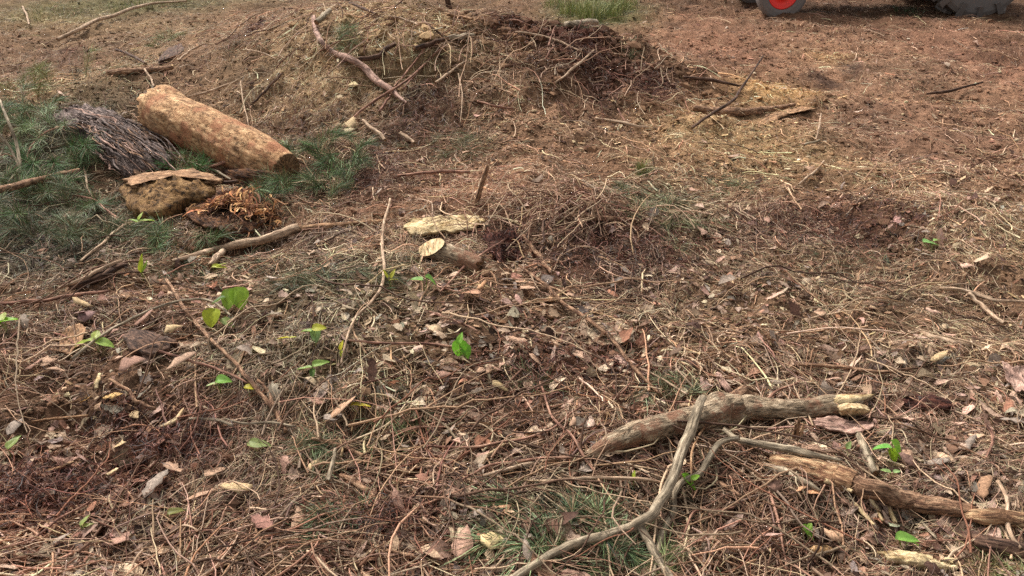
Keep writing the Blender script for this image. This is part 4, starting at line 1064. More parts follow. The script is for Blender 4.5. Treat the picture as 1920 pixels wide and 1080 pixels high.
 ([(205, 712), (240, 735), (262, 755), (290, 765)], [2.6, 3.4, 3.2, 2.6], M_BROWNBARK, 'brown stick curving down at left above the dark hollow'),
 ([(60, 790), (110, 785), (165, 780)], [2, 2.6, 2], M_TANBARK, 'tan stick level at the far left lower down'),
 ([(0, 1030), (60, 1010), (110, 975), (160, 945), (175, 938)], [1.6, 2, 2, 1.4], M_REDWOOD, 'long thin twig rising from the lower left corner'),
 ([(240, 1075), (270, 1030), (320, 1000), (350, 985), (380, 1000)], [1.6, 2, 1.8, 1.4], M_PALEWOOD, 'pale twig right of the egg shaped pinkish leaf'),
 ([(920, 1080), (945, 1040), (960, 1030)], [2, 2.4, 2], M_PALEWOOD, 'pale curved twig next to the yellow leaf'),
 ([(1150, 750), (1180, 720), (1190, 690)], [1.2, 1.4, 1.2], M_REDWOOD, 'thin reddish twig above the forked log tip'),
 ([(1430, 940), (1480, 960), (1530, 1000)], [1.4, 1.8, 1.4], M_BROWNBARK, 'brown twig left of the yellow splinters'),
 ([(1280, 1010), (1300, 960), (1350, 955), (1375, 950)], [1.6, 2, 1.8, 1.4], M_REDWOOD, 'bent red twig right of the crooked branch'),
 ([(1330, 1040), (1380, 1060), (1420, 1085)], [1.6, 2, 1.6], M_BROWNBARK, 'brown twig at the bottom right of forked branch'),
]
n_tw = 0
for pts, r, m, lb in TW:
    thick = max(r) > 4.2
    nm = 'stick' if thick or 'stick' in lb else 'twig'
    hi = 2.2 if any(w in lb for w in ('upright', 'standing', 'leaning', 'crossing', 'hanging', 'over', 'arc')) else 1.2
    branch(nm, pts, [v*1.2 for v in r] if not thick else r, m, lb, nm, GB, lift=hi*1.6 if not thick else 1.0, S=8 if not thick else 14, n=max(18, 7*len(pts)), jag=(.5, .5), wob=.3)
    n_tw += 1
# forked dead twig at the left edge
ft = empty('dead_twig', at(38, 345)[0], 'forked bare grey twig standing at the left edge', 'twig')
for pts, r in [([(0, 188, .30), (15, 225, .25), (30, 265, .17), (38, 310, .08), (39, 342, .0)], [2, 2.6, 3, 3.4, 3]), ([(-5, 248, .2), (20, 280, .14), (38, 316, .06)], [3, 2.8, 2.4]), ([(38, 314, .06), (24, 332, .03), (12, 350, 0)], [2.4, 2.4, 2]), ([(8, 262, .18), (4, 284, .13), (-8, 300, .1)], [1.5, 1.4, 1.2])]:
    branch('prong', pts, r, M_GREYWOOD, parent=ft, lift=1, S=8, n=26)

# stringy bark heap, upper left: a low hump under long curling strips
def bark_heap():
    _seed[0] += 1
    root = empty('bark_heap', at(215, 280)[0], 'heap of purple grey stringy bark strips left of the ochre log', 'bark heap')
    org = np.array(root.location)
    o = slab('bark_mass', [(92, 205), (150, 192), (215, 210), (262, 240), (300, 280), (335, 312), (290, 326), (235, 334), (185, 300), (160, 262), (110, 232)], .012, M_PURPLE, None, None, bumpy=.03, parent=root, n=18, dome=.10, fdir=(.75, -.66))
    r = np.random.default_rng(77)
    for i in range(100):
        f = r.uniform(-.2, 1.15)          # across the heap, 0 upper edge, 1 lower edge
        a0 = np.array([95+70*f, 200+48*f]); a1 = np.array([345-95*f, 318+16*f])
        mid = np.array([235-60*f, 205+75*f])
        s0 = r.uniform(0, .6); s1 = s0+r.uniform(.25, .55)
        pts = []
        for s_ in np.linspace(s0, min(1.04, s1), 5):
            p = (1-s_)**2*a0+2*s_*(1-s_)*mid+s_*s_*a1+r.normal(0, 3.0, 2)
            hgt = .03+.065*math.sqrt(max(0, 1-(2*s_-1)**2*.9))*math.sqrt(max(0.02, 1-(2*f-1)**2*.85))
            pts.append((p[0], p[1], hgt+r.uniform(0, .015)))
        branch('bark_strip', pts, [.7, .6+2.6*r.random()**2, .5], [M_PURPLE, M_PINKBARK, M_PURPLE, M_BROWNBARK, M_DARKWOOD, M_PURPLE, M_DARKWOOD][i % 7], parent=root, lift=1, S=5, n=16, wob=.9, rough=.3, squash=.6)
bark_heap()

# loose orange fibres on the rotten wood
def rot_shreds():
    o = None
    n = 2400
    r = rng
    c, _ = at(430, 405)
    px = r.normal(430, 42, n); py = r.normal(402, 20, n)
    B = np.array([at(a, b)[0] for a, b in zip(px[:60], py[:60])])
    cc = np.array([at(a, b)[0][:2] for a, b in ((372, 388), (402, 410), (432, 396), (462, 408), (490, 416), (425, 376), (470, 392))])[r.integers(0, 6, n)]
    x = cc[:, 0]+r.normal(0, .055, n); y = cc[:, 1]+r.normal(0, .06, n)
    L = r.uniform(.03, .12, n)
    P = ground_paths(x, y, L, 5, 1.0, .9, .01, .2, .4)
    P[..., 2] += 0.05+0.05*r.random((n, 1))-.9*((x-c[0])**2+(y-c[1])**2)[:, None]
    C = pick([(172, 116, 74), (124, 80, 54), (212, 160, 108), (70, 44, 33), (160, 112, 82)], n)
    W = (0.003+0.011*r.random(n)**2)[:, None]*np.array([.5, 1, 1, .8, .3])[None]
    V, q, Cv = ribbons(P, W, C, r.uniform(-1, 1, n))
    o = mesh_obj('rotten_shreds', V, quads=q, col=Cv, mats=[M_CHIP])
    tag(o, 'loose orange brown shreds of crumbled wood in the rotten pile', 'wood shreds', kind='stuff')
rot_shreds()

# pale splinters
for i, (pts, r, lb) in enumerate([
    ([(1603, 946), (1620, 962), (1640, 984)], [5, 6, 2.5], 'yellow pointed splinter below the decayed log, left one'),
    ([(1660, 930), (1668, 952), (1680, 982)], [6, 6, 4], 'broad yellow splinter below the decayed log, right one'),
    ([(1628, 925), (1642, 950), (1655, 978)], [4, 5, 3], 'mottled splinter between the two yellow splinters'),
    ([(180, 728), (183, 712), (186, 700)], [4, 4, 3], 'short pale wood splinter standing at left'),
    ([(300, 800), (325, 790), (345, 768)], [3, 6, 4], 'pale wood splinter at the edge of the dark hollow'),
    ([(85, 884), (110, 876), (136, 866)], [3, 4, 2.5], 'long pale splinter on the red soil'),
    ([(200, 890), (215, 882), (220, 878)], [4, 4, 3], 'short cream splinter at the red soil\'s right edge'),
    ([(1150, 100), (1180, 104)], [2, 2], 'tiny splinter at the mound\'s right side'),
    ([(1390, 930), (1350, 905), (1318, 896)], [4, 6, 5], 'mottled brown splinter right of crooked branch'),
    ([(1345, 700), (1360, 720), (1372, 744)], [7, 9, 6], 'scaly pinkish bark stick behind the forked log'),
    ([(1690, 940), (1720, 970), (1755, 1008)], [4, 5, 3], 'grey splinter below the decayed log'),
    ([(800, 610), (822, 625), (838, 636)], [5, 7, 6], 'pale peeled wood bit above the heart shaped leaf'),
]):
    branch('wood_splinter', pts, r, [M_YELLOW, M_YELLOW, M_YELLOW, M_YELLOW, M_CUT, M_TANBARK, M_CUT, M_PALEWOOD, M_BROWNBARK, M_PINKBARK, M_GREYWOOD, M_PALEWOOD][i], lb, 'splinter', 'loose splinters', lift=1.2, S=8, squash=.5, rough=.25, jag=(1, 1.4))

# small pale log beyond the mound and the base of a dark stem
branch('small_log', [(1058, 46), (1085, 44), (1116, 42)], [6, 7, 6], M_GREYWOOD, 'small pale log behind the mound by the grass', 'log', lift=.9, S=16, cut=M_GREYWOOD)
def stem():
    P0, d = at(842, 17)
    k = d/FPX
    P = P0[None]+np.array([[.01, 0, -.05], [0, 0, .03], [-.02, .0, .15], [-.05, .02, .6], [-.03, .0, 1.4], [.02, .05, 2.4]])
    o = empty('young_tree', P0, 'base of a dark slender trunk at the top edge', 'tree')
    V, q, tr, fb, mi = log_geo(catmull(P, 50), np.interp(np.linspace(0, 1, 50), [0, .08, 1], [8*k, 6*k, 2*k]), 14, .1, (0, 0), 8)
    mesh_obj('trunk', V-P0, quads=q, tris=tr, fib=fb, mi=mi, mats=[M_DARKWOOD, M_DARKWOOD], parent=o)
    n = 900
    c = np.array([0, 0.0, 2.3]); u = rng.standard_normal((n, 3))*np.array([.45, .45, .5])+c
    L = rng.uniform(.04, .08, n); th = rng.uniform(0, 6.28, n)
    s = np.linspace(-.5, .5, 4)
    PP = u[:, None, :]+np.stack([np.cos(th)[:, None]*L[:, None]*s, np.sin(th)[:, None]*L[:, None]*s, -np.abs(s)[None]*L[:, None]*.6], 2)
    V, q, C = ribbons(PP, np.tile(np.array([.004, .02, .02, .003]), (n, 1)), pick([(70, 92, 48), (88, 110, 56)], n), rng.uniform(-1, 1, n))
    mesh_obj('crown', V, quads=q, col=C, mats=[M_GREEN], parent=o)
stem()

# ------------------------------------------------------------------ single leaves
def one_leaf(name, px, py, Lpx, kind, c, ang, label, cat, group, mat=None, stand=0.15, lift=.01, parent=None):
    p, d = at(px, py, lift)
    L = Lpx*d/FPX*1.15
    x = np.array([p[0]]); y = np.array([p[1]])
    st = rng.bit_generator.state
    v = leaf_batch(x, y, np.array([L]), None, lift, stand, np.array([kind]), .45)[0]
    # turn it so that its long axis follows ang (radians on the ground)
    cur = flow(x, y)[0]
    e = v[-1, 1]-v[0, 1]; a0 = math.atan2(e[1], e[0]); da = ang-a0
    v[..., 2] += .026; w = v-p; co, si = math.cos(da), math.sin(da)
    w = np.stack([w[..., 0]*co-w[..., 1]*si, w[..., 0]*si+w[..., 1]*co, w[..., 2]], -1)
    C = leaf_cols(lin(c)[None], 1)
    o = mesh_obj(name, w.reshape(-1, 3), quads=leaf_faces(1), col=C, mats=[mat or M_LEAF])
    # a leaf has a thickness
    md = o.modifiers.new('thick', 'SOLIDIFY'); md.thickness = .0008
    o.location = p.tolist()
    tag(o, label, cat, group)
    return o
GL = 'dead leaves on the litter'
TAN, PNK, BRN, GRY, STR = (176, 142, 116), (158, 122, 104), (126, 90, 68), (150, 134, 120), (204, 176, 134)
LV = [
 (231, 1026, 46, 1, PNK, 1.3, 'egg shaped pinkish dead leaf near the bottom left'), (563, 986, 50, 2, TAN, 1.6, 'crumpled tan leaf right of the pink lobed leaf'),
 (495, 995, 62, 2, (150, 108, 94), -.7, 'pink lobed dead leaf near the bottom left'), (447, 930, 52, 2, STR, .5, 'folded straw coloured leaf above the pink lobed leaf'),
 (378, 940, 62, 0, TAN, .5, 'long tan leaf left of the folded straw leaf'), (406, 896, 40, 1, TAN, .7, 'tan leaf pointing up right in the lower left'),
 (117, 1026, 34, 1, GRY, .4, 'small greyish leaf left of the egg shaped leaf'), (226, 849, 44, 0, STR, -1.0, 'pale spotted narrow leaf by the dark hollow'),
 (293, 918, 60, 2, GRY, 1.2, 'torn grey leaf above the dark lower left soil'), (326, 890, 44, 2, TAN, -.4, 'curled tan leaf on top of the torn grey leaf'),
 (590, 882, 34, 0, STR, .9, 'small twisted cream leaf left of the rotten root'), (870, 1032, 64, 1, (184, 146, 124), 1.4, 'long upright tan leaf left of the yellow leaf'),
 (931, 1029, 66, 1, (206, 184, 136), .55, 'pale yellow leaf lying at the bottom centre'), (944, 965, 38, 1, (178, 136, 104), .9, 'tan leaf above the yellow leaf at bottom'),
 (900, 975, 34, 0, GRY, 1.3, 'narrow grey leaf above the long upright tan leaf'), (33, 812, 40, 1, GRY, 1.3, 'greyish tan leaf at the left edge lower down'),
 (255, 788, 26, 1, STR, -.8, 'small cream leaf over the dark hollow'), (213, 752, 36, 0, (206, 168, 110), .1, 'golden curled leaf above the dark hollow'),
 (165, 603, 30, 1, (150, 118, 112), .5, 'mauve curled leaf left of the dark bark chunk'), (150, 596, 34, 0, (146, 116, 108), -.2, 'second mauve leaf lying just above the other'),
 (158, 580, 30, 1, STR, 0.2, 'cream leaf above the mauve leaves'), (273, 612, 36, 1, PNK, .3, 'pinkish leaf resting on the dark bark chunk'),
 (210, 632, 34, 1, PNK, .5, 'round pinkish leaf left of the dark bark chunk'), (325, 625, 38, 0, STR, .9, 'straw leaf right of the dark bark chunk'),
 (513, 530, 22, 1, (206, 186, 168), -.2, 'small whitish leaf above the broad green leaves'), (645, 785, 70, 0, (190, 152, 122), .6, 'large tan leaf under the yellow green leaf'),
 (783, 800, 26, 1, PNK, -.7, 'round pinkish leaf right of the large tan leaf'), (888, 563, 44, 1, (190, 144, 114), -.8, 'tan leaf below the sawn log'),
 (905, 545, 26, 0, (196, 150, 112), .9, 'orange tan leaf touching the leaf below sawn log'), (990, 552, 52, 0, TAN, -1.0, 'narrow hanging tan leaf in the centre'),
 (1037, 567, 24, 1, (196, 158, 120), .5, 'small bright tan leaf by the long thin twig'), (1070, 562, 26, 1, TAN, -1.2, 'tan leaf just right of the long thin twig'),
 (972, 650, 44, 0, TAN, -.6, 'tan leaf right of the heart shaped green leaf'), (1015, 643, 24, 1, PNK, -.6, 'small pink leaf right of centre'),
 (901, 704, 28, 1, TAN, 1.5, 'left leaf of a fan below centre'), (918, 702, 34, 0, TAN, 1.4, 'middle leaf of a fan below centre'), (934, 704, 28, 1, PNK, 1.0, 'right leaf of a fan below centre'),
 (830, 713, 30, 1, PNK, 0, 'flat pinkish leaf left of the leaf fan'), (1000, 685, 46, 0, TAN, -1.3, 'long tan leaf right of the leaf fan'),
 (1108, 806, 30, 2, (206, 178, 158), 1.2, 'pale pink ragged leaf near the forked log tip'), (1075, 805, 20, 1, TAN, 1.2, 'small tan leaf left of the pale ragged leaf'),
 (1095, 890, 34, 2, GRY, -1.2, 'grey leaf just below the forked log tip'), (938, 735, 30, 1, (176, 152, 112), -.5, 'olive tan leaf below the leaf fan'),
 (1565, 1016, 44, 1, (186, 150, 120), .3, 'broad tan leaf below the yellow splinters'), (1440, 1020, 44, 0, (176, 142, 128), -.8, 'pale pointed leaf left of broad tan leaf'),
 (1525, 1010, 46, 0, GRY, 1.3, 'narrow grey leaf standing beside the broad tan leaf'), (1540, 1042, 44, 0, (196, 156, 110), .05, 'golden flat leaf under the narrow grey leaf'),
 (1675, 1000, 26, 1, (150, 152, 124), .5, 'pale green grey leaf above the bottom green leaf'), (1700, 880, 40, 2, (150, 118, 104), -.3, 'brown leaf right of the upper green leaf'),
 (1755, 880, 46, 2, GRY, .1, 'greyish torn leaf on the trodden ground'), (1815, 842, 34, 2, GRY, .9, 'grey forked leaf on the trodden ground'),
 (1840, 925, 50, 2, (160, 124, 96), 1.0, 'large pinkish tan leaf above the split log'), (1850, 785, 44, 0, (196, 164, 140), -.8, 'pale narrow leaf near the right edge'),
 (1900, 800, 44, 2, GRY, -.5, 'grey curled leaf at the right edge'), (1825, 622, 22, 1, (206, 184, 152), -1.0, 'pale pointed leaf on dark hollow at right'),
 (1768, 624, 28, 0, (190, 164, 132), 1.0, 'cream leaf beside the peeled stick'), (1750, 597, 32, 1, (196, 160, 138), .1, 'pinkish leaf above the peeled stick'),
 (1730, 683, 44, 2, (170, 146, 120), .7, 'crumpled tan leaf below the peeled stick'), (1760, 680, 40, 0, STR, .4, 'straw leaf right of the crumpled tan leaf'),
 (1812, 505, 26, 1, (196, 160, 138), .3, 'pinkish leaf in the pale heap at right'), (1840, 495, 30, 1, (196, 168, 140), .6, 'cream leaf in the pale heap at right'),
 (1885, 500, 34, 0, (186, 156, 126), -.7, 'long leaf right of the pale leaf heap'), (1536, 594, 30, 1, TAN, 1.3, 'tan leaf standing in the needle carpet'),
 (1437, 418, 28, 0, PNK, 1.4, 'pink leaf upright in the dark twig patch'), (1447, 650, 30, 0, TAN, .9, 'small tan leaf below the needle carpet'),
 (1330, 735, 22, 1, (190, 168, 156), .4, 'tiny whitish leaf behind the forked log'), (1500, 930, 34, 2, (196, 150, 114), .8, 'orange tan leaf cluster piece below decayed log, left'),
 (1525, 935, 34, 2, (196, 146, 108), .3, 'orange tan leaf cluster piece below decayed log, right'), (1455, 920, 34, 1, PNK, .5, 'pinkish leaf left of the orange leaf cluster'),
 (1700, 870, 30, 1, TAN, -1.0, 'small tan leaf beside the upper green seedling'), (660, 240, 26, 1, STR, 1.3, 'cream leaf below the curved pale branch'),
 (655, 252, 20, 1, (196, 176, 140), .3, 'small cream leaf beneath the other cream leaf'), (878, 293, 22, 1, TAN, .5, 'tan leaf at the foot of the mound'),
 (165, 765, 24, 1, (200, 160, 100), .2, 'small golden leaf left of the dark hollow'), (520, 165, 14, 1, TAN, .3, 'tiny tan leaf on the sandy bank'),
 (498, 183, 14, 1, (206, 168, 130), .3, 'bright tan fleck right of the ochre log'), (710, 955, 30, 0, PNK, -1.2, 'pink leaf below the rotten curved root'),
 (747, 955, 50, 0, PNK, -1.0, 'narrow reddish leaf right of the rotten root'), (860, 940, 60, 0, (158, 126, 104), -.2, 'long brown leaf above the narrow grey leaf'),
 (95, 690, 30, 1, TAN, .5, 'tan leaf below the tan bark flake'), (65, 700, 34, 2, PNK, .2, 'torn pink leaf below the tan bark flake'), (110, 705, 30, 0, TAN, .2, 'narrow tan leaf below the bark flake'),
 (345, 690, 60, 0, (176, 144, 120), .3, 'long tan leaf below the dark bark chunk'), (250, 695, 44, 1, PNK, .5, 'pinkish broad leaf below the dark bark chunk'), (600, 770, 36, 1, PNK, 1.2, 'pinkish leaf left of the large tan leaf'),
 (630, 795, 40, 1, GRY, .8, 'greyish leaf touching the large tan leaf'), (1245, 975, 30, 0, TAN, .7, 'tan leaf caught at the branch fork'),
]
for (px, py, L, k, c, a, lb) in LV:
    one_leaf('dead_leaf', px, py, L, k, c, a, lb, 'leaf', GL, stand=.2)

# the 300 largest leaves are leaves of their own: fill up with untraced ones
def more_leaves(n):
    x, y = scatter(n, leaf_keep, 1.75, 6.5, 1.3, 34)
    L = rng.lognormal(math.log(0.062), 0.25, n).clip(0.045, 0.11)
    ci = rng.choice(len(LFC), n, p=LFW)
    C = desat(np.array([lin(LFC[i]) for i in ci])*(1+.12*rng.standard_normal(n))[:, None], .15)
    kinds = rng.choice(3, n, p=[.45, .33, .22])
    v = leaf_batch(x, y, L, C, .02, .34, kinds); v[..., 2] += .012
    cols = leaf_cols(C, n).reshape(n, -1, 3)
    for i in range(n):
        p = np.array([x[i], y[i], Hs(x[i:i+1], y[i:i+1])[0]])
        o = mesh_obj('dead_leaf', (v[i]-p).reshape(-1, 3), quads=leaf_faces(1), col=cols[i], mats=[M_LEAF])
        o.location = p.tolist()
        sz = 'small' if L[i] < .055 else ('medium' if L[i] < .072 else 'large')
        e = v[i, -1, 1]-v[i, 0, 1]; a_ = math.degrees(math.atan2(e[1], e[0])) % 360
        tag(o, unique(f"{sz} {LFN[ci[i]]} {['narrow', 'egg shaped', 'ragged'][kinds[i]]} leaf {place_phrase(p)}", ['tip pointing '+['right', 'away', 'left', 'nearer'][int(((a_+45) % 360)//90)]]), 'leaf', GL)
more_leaves(300-len(LV))

def more_twigs(n):
    def keep(x, y):
        return np.clip(0.5+0.8*fbm(x, y, 1.2, 3, 501), 0.05, 1)*(1-0.85*bare_at(x, y))
    x, y = scatter(n, keep, 1.8, 10.0, 1.25, 34)
    L = rng.lognormal(math.log(0.45), 0.38, n).clip(0.22, 1.1)
    K = 16
    P = ground_paths(x, y, L, K, 0.9, 0.40, 0.02, 0.06, 0.10)
    P += rng.standard_normal(P.shape)*0.0016; P[..., 2] += .016
    ci = rng.choice(len(TWC), n, p=[.26, .2, .18, .14, .1, .12])
    names = ['tan', 'greyish', 'dark', 'reddish', 'pale', 'brown']
    for i in range(n):
        r0 = 0.0016+0.0022*rng.random()**2+L[i]*.002
        c = (lin(TWC[ci[i]])*(1+.15*rng.standard_normal()))[None]
        R = r0*np.linspace(1.1, .4, K)
        V, q, C = tubes(P[i:i+1], R[None], 6, c)
        parts = [(V, q, C)]; off = len(V)
        for b in range(rng.integers(0, 3)):      # side shoots of the same twig
            j = rng.integers(3, K-4); a = P[i, j]; t = P[i, j+1]-P[i, j]; t /= np.linalg.norm(t)
            sg = rng.choice([-1, 1]); pr = np.array([-t[1], t[0], .25*rng.random()])*sg; pr[2] = abs(pr[2])
            dd = t*.8+pr*.7; ln = L[i]*rng.uniform(.15, .35)
            s = np.linspace(0, 1, 7)[:, None]
            Q = a+dd*ln*s+t*ln*.3*s*s+rng.standard_normal((7, 3))*.001
            V2, q2, C2 = tubes(Q[None], (R[j]*np.linspace(.7, .3, 7))[None], 5, c)
            parts.append((V2, q2+off, C2)); off += len(V2)
        V = np.vstack([a[0] for a in parts]); q = np.vstack([a[1] for a in parts]); C = np.vstack([a[2] for a in parts])
        p = P[i, K//2].copy()
        o = mesh_obj('twig', V-p, quads=q, col=C, mats=[M_TWIG])
        o.location = p.tolist()
        d = P[i, -1]-P[i, 0]; ch = np.linalg.norm(d)/L[i]
        sz = 'short' if L[i] < .3 else ('long' if L[i] > .55 else 'slender')
        sh = 'bent' if ch < .86 else 'straight'
        an = math.degrees(math.atan2(d[1], d[0])) % 180
        di = 'level' if an < 20 or an > 160 else ('right leaning' if an < 70 else ('upward pointing' if an < 110 else 'left leaning'))
        tag(o, unique(f"{sz} {sh} {names[ci[i]]} {di} twig {place_phrase(p)}", ['forked' if len(parts) > 1 else 'unforked']), 'twig', 'loose twigs on the litter')
more_twigs(300-n_tw)

# ------------------------------------------------------------------ living green things
def heart_sheet(L, wd, fold, curl, k=12, j=7, lobed=True):
    """broad leaf: base at origin, tip along +x"""
    t = np.linspace(0, 1, k)
    w = wd*np.sin(math.pi*t**0.62)**.75
    s = np.linspace(-1, 1, j)
    T, S = np.meshgrid(t, s, indexing='ij')
    X = T*L - (0.16*L*np.abs(S)**1.5*(1-T)**3 if lobed else 0)
    Y = S*w[:, None]*L*.5
    Z = np.abs(Y)*fold - curl*L*T*T + .02*L*np.sin(S*6+T*9)
    i = (np.arange(k-1)*j)[:, None]+np.arange(j-1)[None]
    q = np.stack([i, i+1, i+j+1, i+j], -1).reshape(-1, 4)
    vein = 1+.25*np.exp(-(S*6)**2)+.10*np.cos((T*8-np.abs(S)*2)*math.pi)*0.6
    return np.stack([X, Y, Z], -1).reshape(-1, 3), q, vein.reshape(-1)
def rot3(v, yaw, pit, rol):
    cy, sy, cp, sp, cr, sr = math.cos(yaw), math.sin(yaw), math.cos(pit), math.sin(pit), math.cos(rol), math.sin(rol)
    x, y, z = v[:, 0], v[:, 1], v[:, 2]
    y, z = y*cr-z*sr, y*sr+z*cr
    x, z = x*cp-z*sp, x*sp+z*cp
    return np.stack([x*cy-y*sy, x*sy+y*cy, z], 1)
GRN, YGR, DGR = (112, 152, 62), (152, 168, 62), (78, 112, 58)
def seedling(px, py, leaves, label, stem_h=.03, name='seedling'):
    """leaves: (dx px, dy px up, length px, yaw on ground, tilt, colour, width)"""
    base, d = at(px, py); k = d/FPX
    o = empty(name, base, label, 'seedling', 'green seedlings')
    for (dx, dy, L, yaw, pit, c, wd) in leaves:
        root = np.array([dx*k, 0, stem_h+dy*k])
        L = L*(.85 if L > 40 else 1.0)
        v, q, vein = heart_sheet(L*k, wd, rng.uniform(.15, .5), rng.uniform(.05, .3), lobed=wd > .6)
        v = rot3(v, yaw, pit, rng.normal(0, .2))
        root[2] = max(root[2], .006-v[:, 2].min())
        root[2] += .014
        if pit < -.4: root[1] += .5*L*k*math.cos(pit)
        v = v+root
        mesh_obj('leaf', v, quads=q, col=lin(c)[None]*vein[:, None]*np.array([1.45, 1.15, 1.0]), mats=[M_GREEN], parent=o)
        P = catmull([np.array([0, 0, -.01]), root*.5+np.array([.004, 0, 0]), root], 8)
        V, qq, tr, fb, mi = log_geo(P, np.full(8, .0013), 5, .05, (0, 0), 3)
        mesh_obj('stem', V, quads=qq, tris=tr, col=np.tile(lin((128, 140, 70)), (len(V), 1)), mats=[M_TWIG], parent=o)
# pit > 0 lifts the tip; yaw -pi/2 points at the camera
D = -math.pi/2
seedling(438, 586, [(-2, 14, 44, D-.25, -.9, GRN, 1.05), (8, 6, 46, D+.45, -.75, (122, 168, 60), .95), (-14, 16, 24, D-1.2, -.3, DGR, .8)], 'large pair of bright green heart shaped leaves left of centre', .02)
seedling(408, 620, [(-4, 12, 34, D-.2, -.7, (138, 164, 52), 1.1), (10, 6, 30, D+1.2, -.3, (120, 150, 90), .6)], 'yellow green broad leaf just below the bright green pair')
seedling(796, 552, [(-4, 12, 22, 3.0, .1, (108, 160, 84), .9), (4, 12, 26, .1, -.6, (98, 150, 74), .9)], 'small bright green seedling below the sawn log')
seedling(862, 680, [(0, 22, 30, D, -1.1, (96, 162, 50), 1.0), (0, 20, 24, D+2.9, .9, (108, 168, 60), .55), (8, 8, 26, D+.6, -.7, (92, 156, 48), .9)], 'heart shaped vivid green leaf right of centre left')
seedling(731, 545, [(-3, 8, 20, 2.2, .8, YGR, .4), (3, 8, 20, 1.0, .9, YGR, .4), (0, 4, 16, 0, .3, YGR, .4)], 'yellow green sprout beside the long winding pale twig')
seedling(592, 650, [(0, 18, 24, .3, .1, YGR, .8), (-4, 12, 22, 2.9, .1, GRN, .6), (2, -4, 26, D, -.8, (110, 150, 100), .8)], 'seedling with yellow top leaf left of centre')
seedling(588, 712, [(0, 8, 34, .5, .2, (118, 158, 84), .5), (0, 6, 28, 3.3, 0, (120, 158, 90), .5), (2, 4, 24, D, -.4, DGR, .5)], 'pointed green shoots below the yellow topped seedling')
seedling(545, 655, [(0, 4, 22, 3.0, .1, (160, 168, 50), .5), (0, 4, 14, .2, .1, (150, 168, 56), .5)], 'small yellow leaf left of the yellow topped seedling')
seedling(640, 680, [(0, 6, 20, 1.3, .9, (164, 176, 48), .4), (2, 2, 14, D, -.5, (150, 170, 50), .5)], 'narrow yellow shoot right of the yellow topped seedling')
seedling(185, 662, [(-6, 6, 38, 3.0, -.1, (130, 158, 84), .6), (4, 4, 30, 0, -.2, (124, 164, 80), .8), (0, 10, 28, 1.8, .2, (136, 160, 90), .6)], 'pale green leaves below the tan bark flake')
seedling(12, 622, [(-10, 2, 44, 0.1, .15, (116, 176, 56), .45), (2, 6, 30, 2.2, .2, (150, 176, 110), .6), (-4, 0, 26, 3.1, 0, GRN, .6)], 'long bright green leaf at the left edge')
seedling(414, 740, [(-2, 8, 26, .2, .05, (104, 160, 70), 1.0), (-6, 4, 18, 3.5, 0, (140, 170, 120), .6)], 'round green leaf by the long slanting twig')
seedling(470, 748, [(-6, 4, 24, .1, 0, (150, 158, 40), .7)], 'yellow olive leaf right of the round green leaf')
seedling(20, 862, [(0, 0, 36, 1.25, .35, (118, 148, 84), .55)], 'single oval green leaf at the left edge low down')
seedling(672, 780, [(-14, 2, 46, .1, .05, (172, 176, 70), .4)], 'yellow green streaked leaf on the large tan leaf')
seedling(488, 850, [(-22, 0, 54, -.05, .0, (118, 144, 88), .5)], 'dull green pointed leaf in the lower left')
seedling(1668, 872, [(-8, 16, 30, 2.9, -.1, (98, 170, 74), .8), (2, 14, 36, D+.9, -.8, (112, 172, 60), .9), (4, 4, 24, D, -.6, (130, 172, 50), .8)], 'bright green two leaved seedling above the decayed log')
seedling(1668, 905, [(-4, 0, 18, 2.8, .2, (128, 168, 110), .7), (4, 0, 14, .3, .2, (130, 172, 120), .7)], 'tiny pale green seedling against the decayed log')
seedling(1292, 930, [(-14, 14, 40, D+.9, -.5, (106, 170, 44), .45), (0, 14, 20, .4, .3, (118, 172, 52), .6)], 'narrow bright green leaf right of the crooked branch')
seedling(1508, 1022, [(-8, 10, 38, D+.8, -.5, (106, 160, 64), .45), (4, 6, 22, 1.2, .6, (118, 164, 74), .5)], 'green shoot in the lower right below the decayed log')
seedling(1690, 1036, [(-12, 6, 40, 0, 0, (104, 156, 74), .75), (6, 0, 28, .2, -.3, (112, 158, 66), .8)], 'flat green leaf beside the yellow splintered slab')
seedling(1742, 470, [(-16, 2, 34, .1, 0, (120, 176, 110), .6), (4, 4, 20, .4, .1, (140, 186, 120), .5)], 'light green leaf alone on the right side ground')
seedling(268, 530, [(0, 4, 36, 1.5, 1.1, (150, 180, 54), .28), (2, 4, 26, 1.0, .9, GRN, .3)], 'upright lime blade in front of pale branch')
seedling(405, 515, [(-6, 0, 28, .0, .1, (160, 182, 80), .35), (2, 0, 20, .6, .3, (150, 176, 80), .35)], 'lime leaf under the pale fallen branch stub')
seedling(265, 440, [(0, 12, 28, .3, .2, (140, 178, 70), .4), (-2, 10, 22, 2.7, .3, (128, 172, 68), .4), (0, 14, 20, 1.4, .7, (150, 186, 80), .35), (-6, 0, 20, 3.6, .2, DGR, .4)], 'light green shrub seedling in the left undergrowth')
seedling(1588, 866, [(-6, 6, 18, .8, .6, (120, 156, 100), .6)], 'little green leaf at the curved stick tip')
seedling(318, 985, [(0, 0, 34, .6, .1, (104, 116, 60), .6)], 'dull olive leaf under the torn grey leaf')
seedling(158, 1010, [(0, 4, 26, 1.3, .5, (122, 148, 84), .5), (2, 2, 20, .4, .3, (130, 150, 90), .5)], 'small green sprout left of the egg shaped leaf')
seedling(1572, 925, [(-10, 2, 32, .05, 0, (110, 138, 60), .5)], 'olive green leaf tucked under the decayed log')
seedling(1185, 920, [(0, 4, 16, 1.2, .8, (150, 184, 70), .4)], 'tiny lime sprout left of the forked branch')

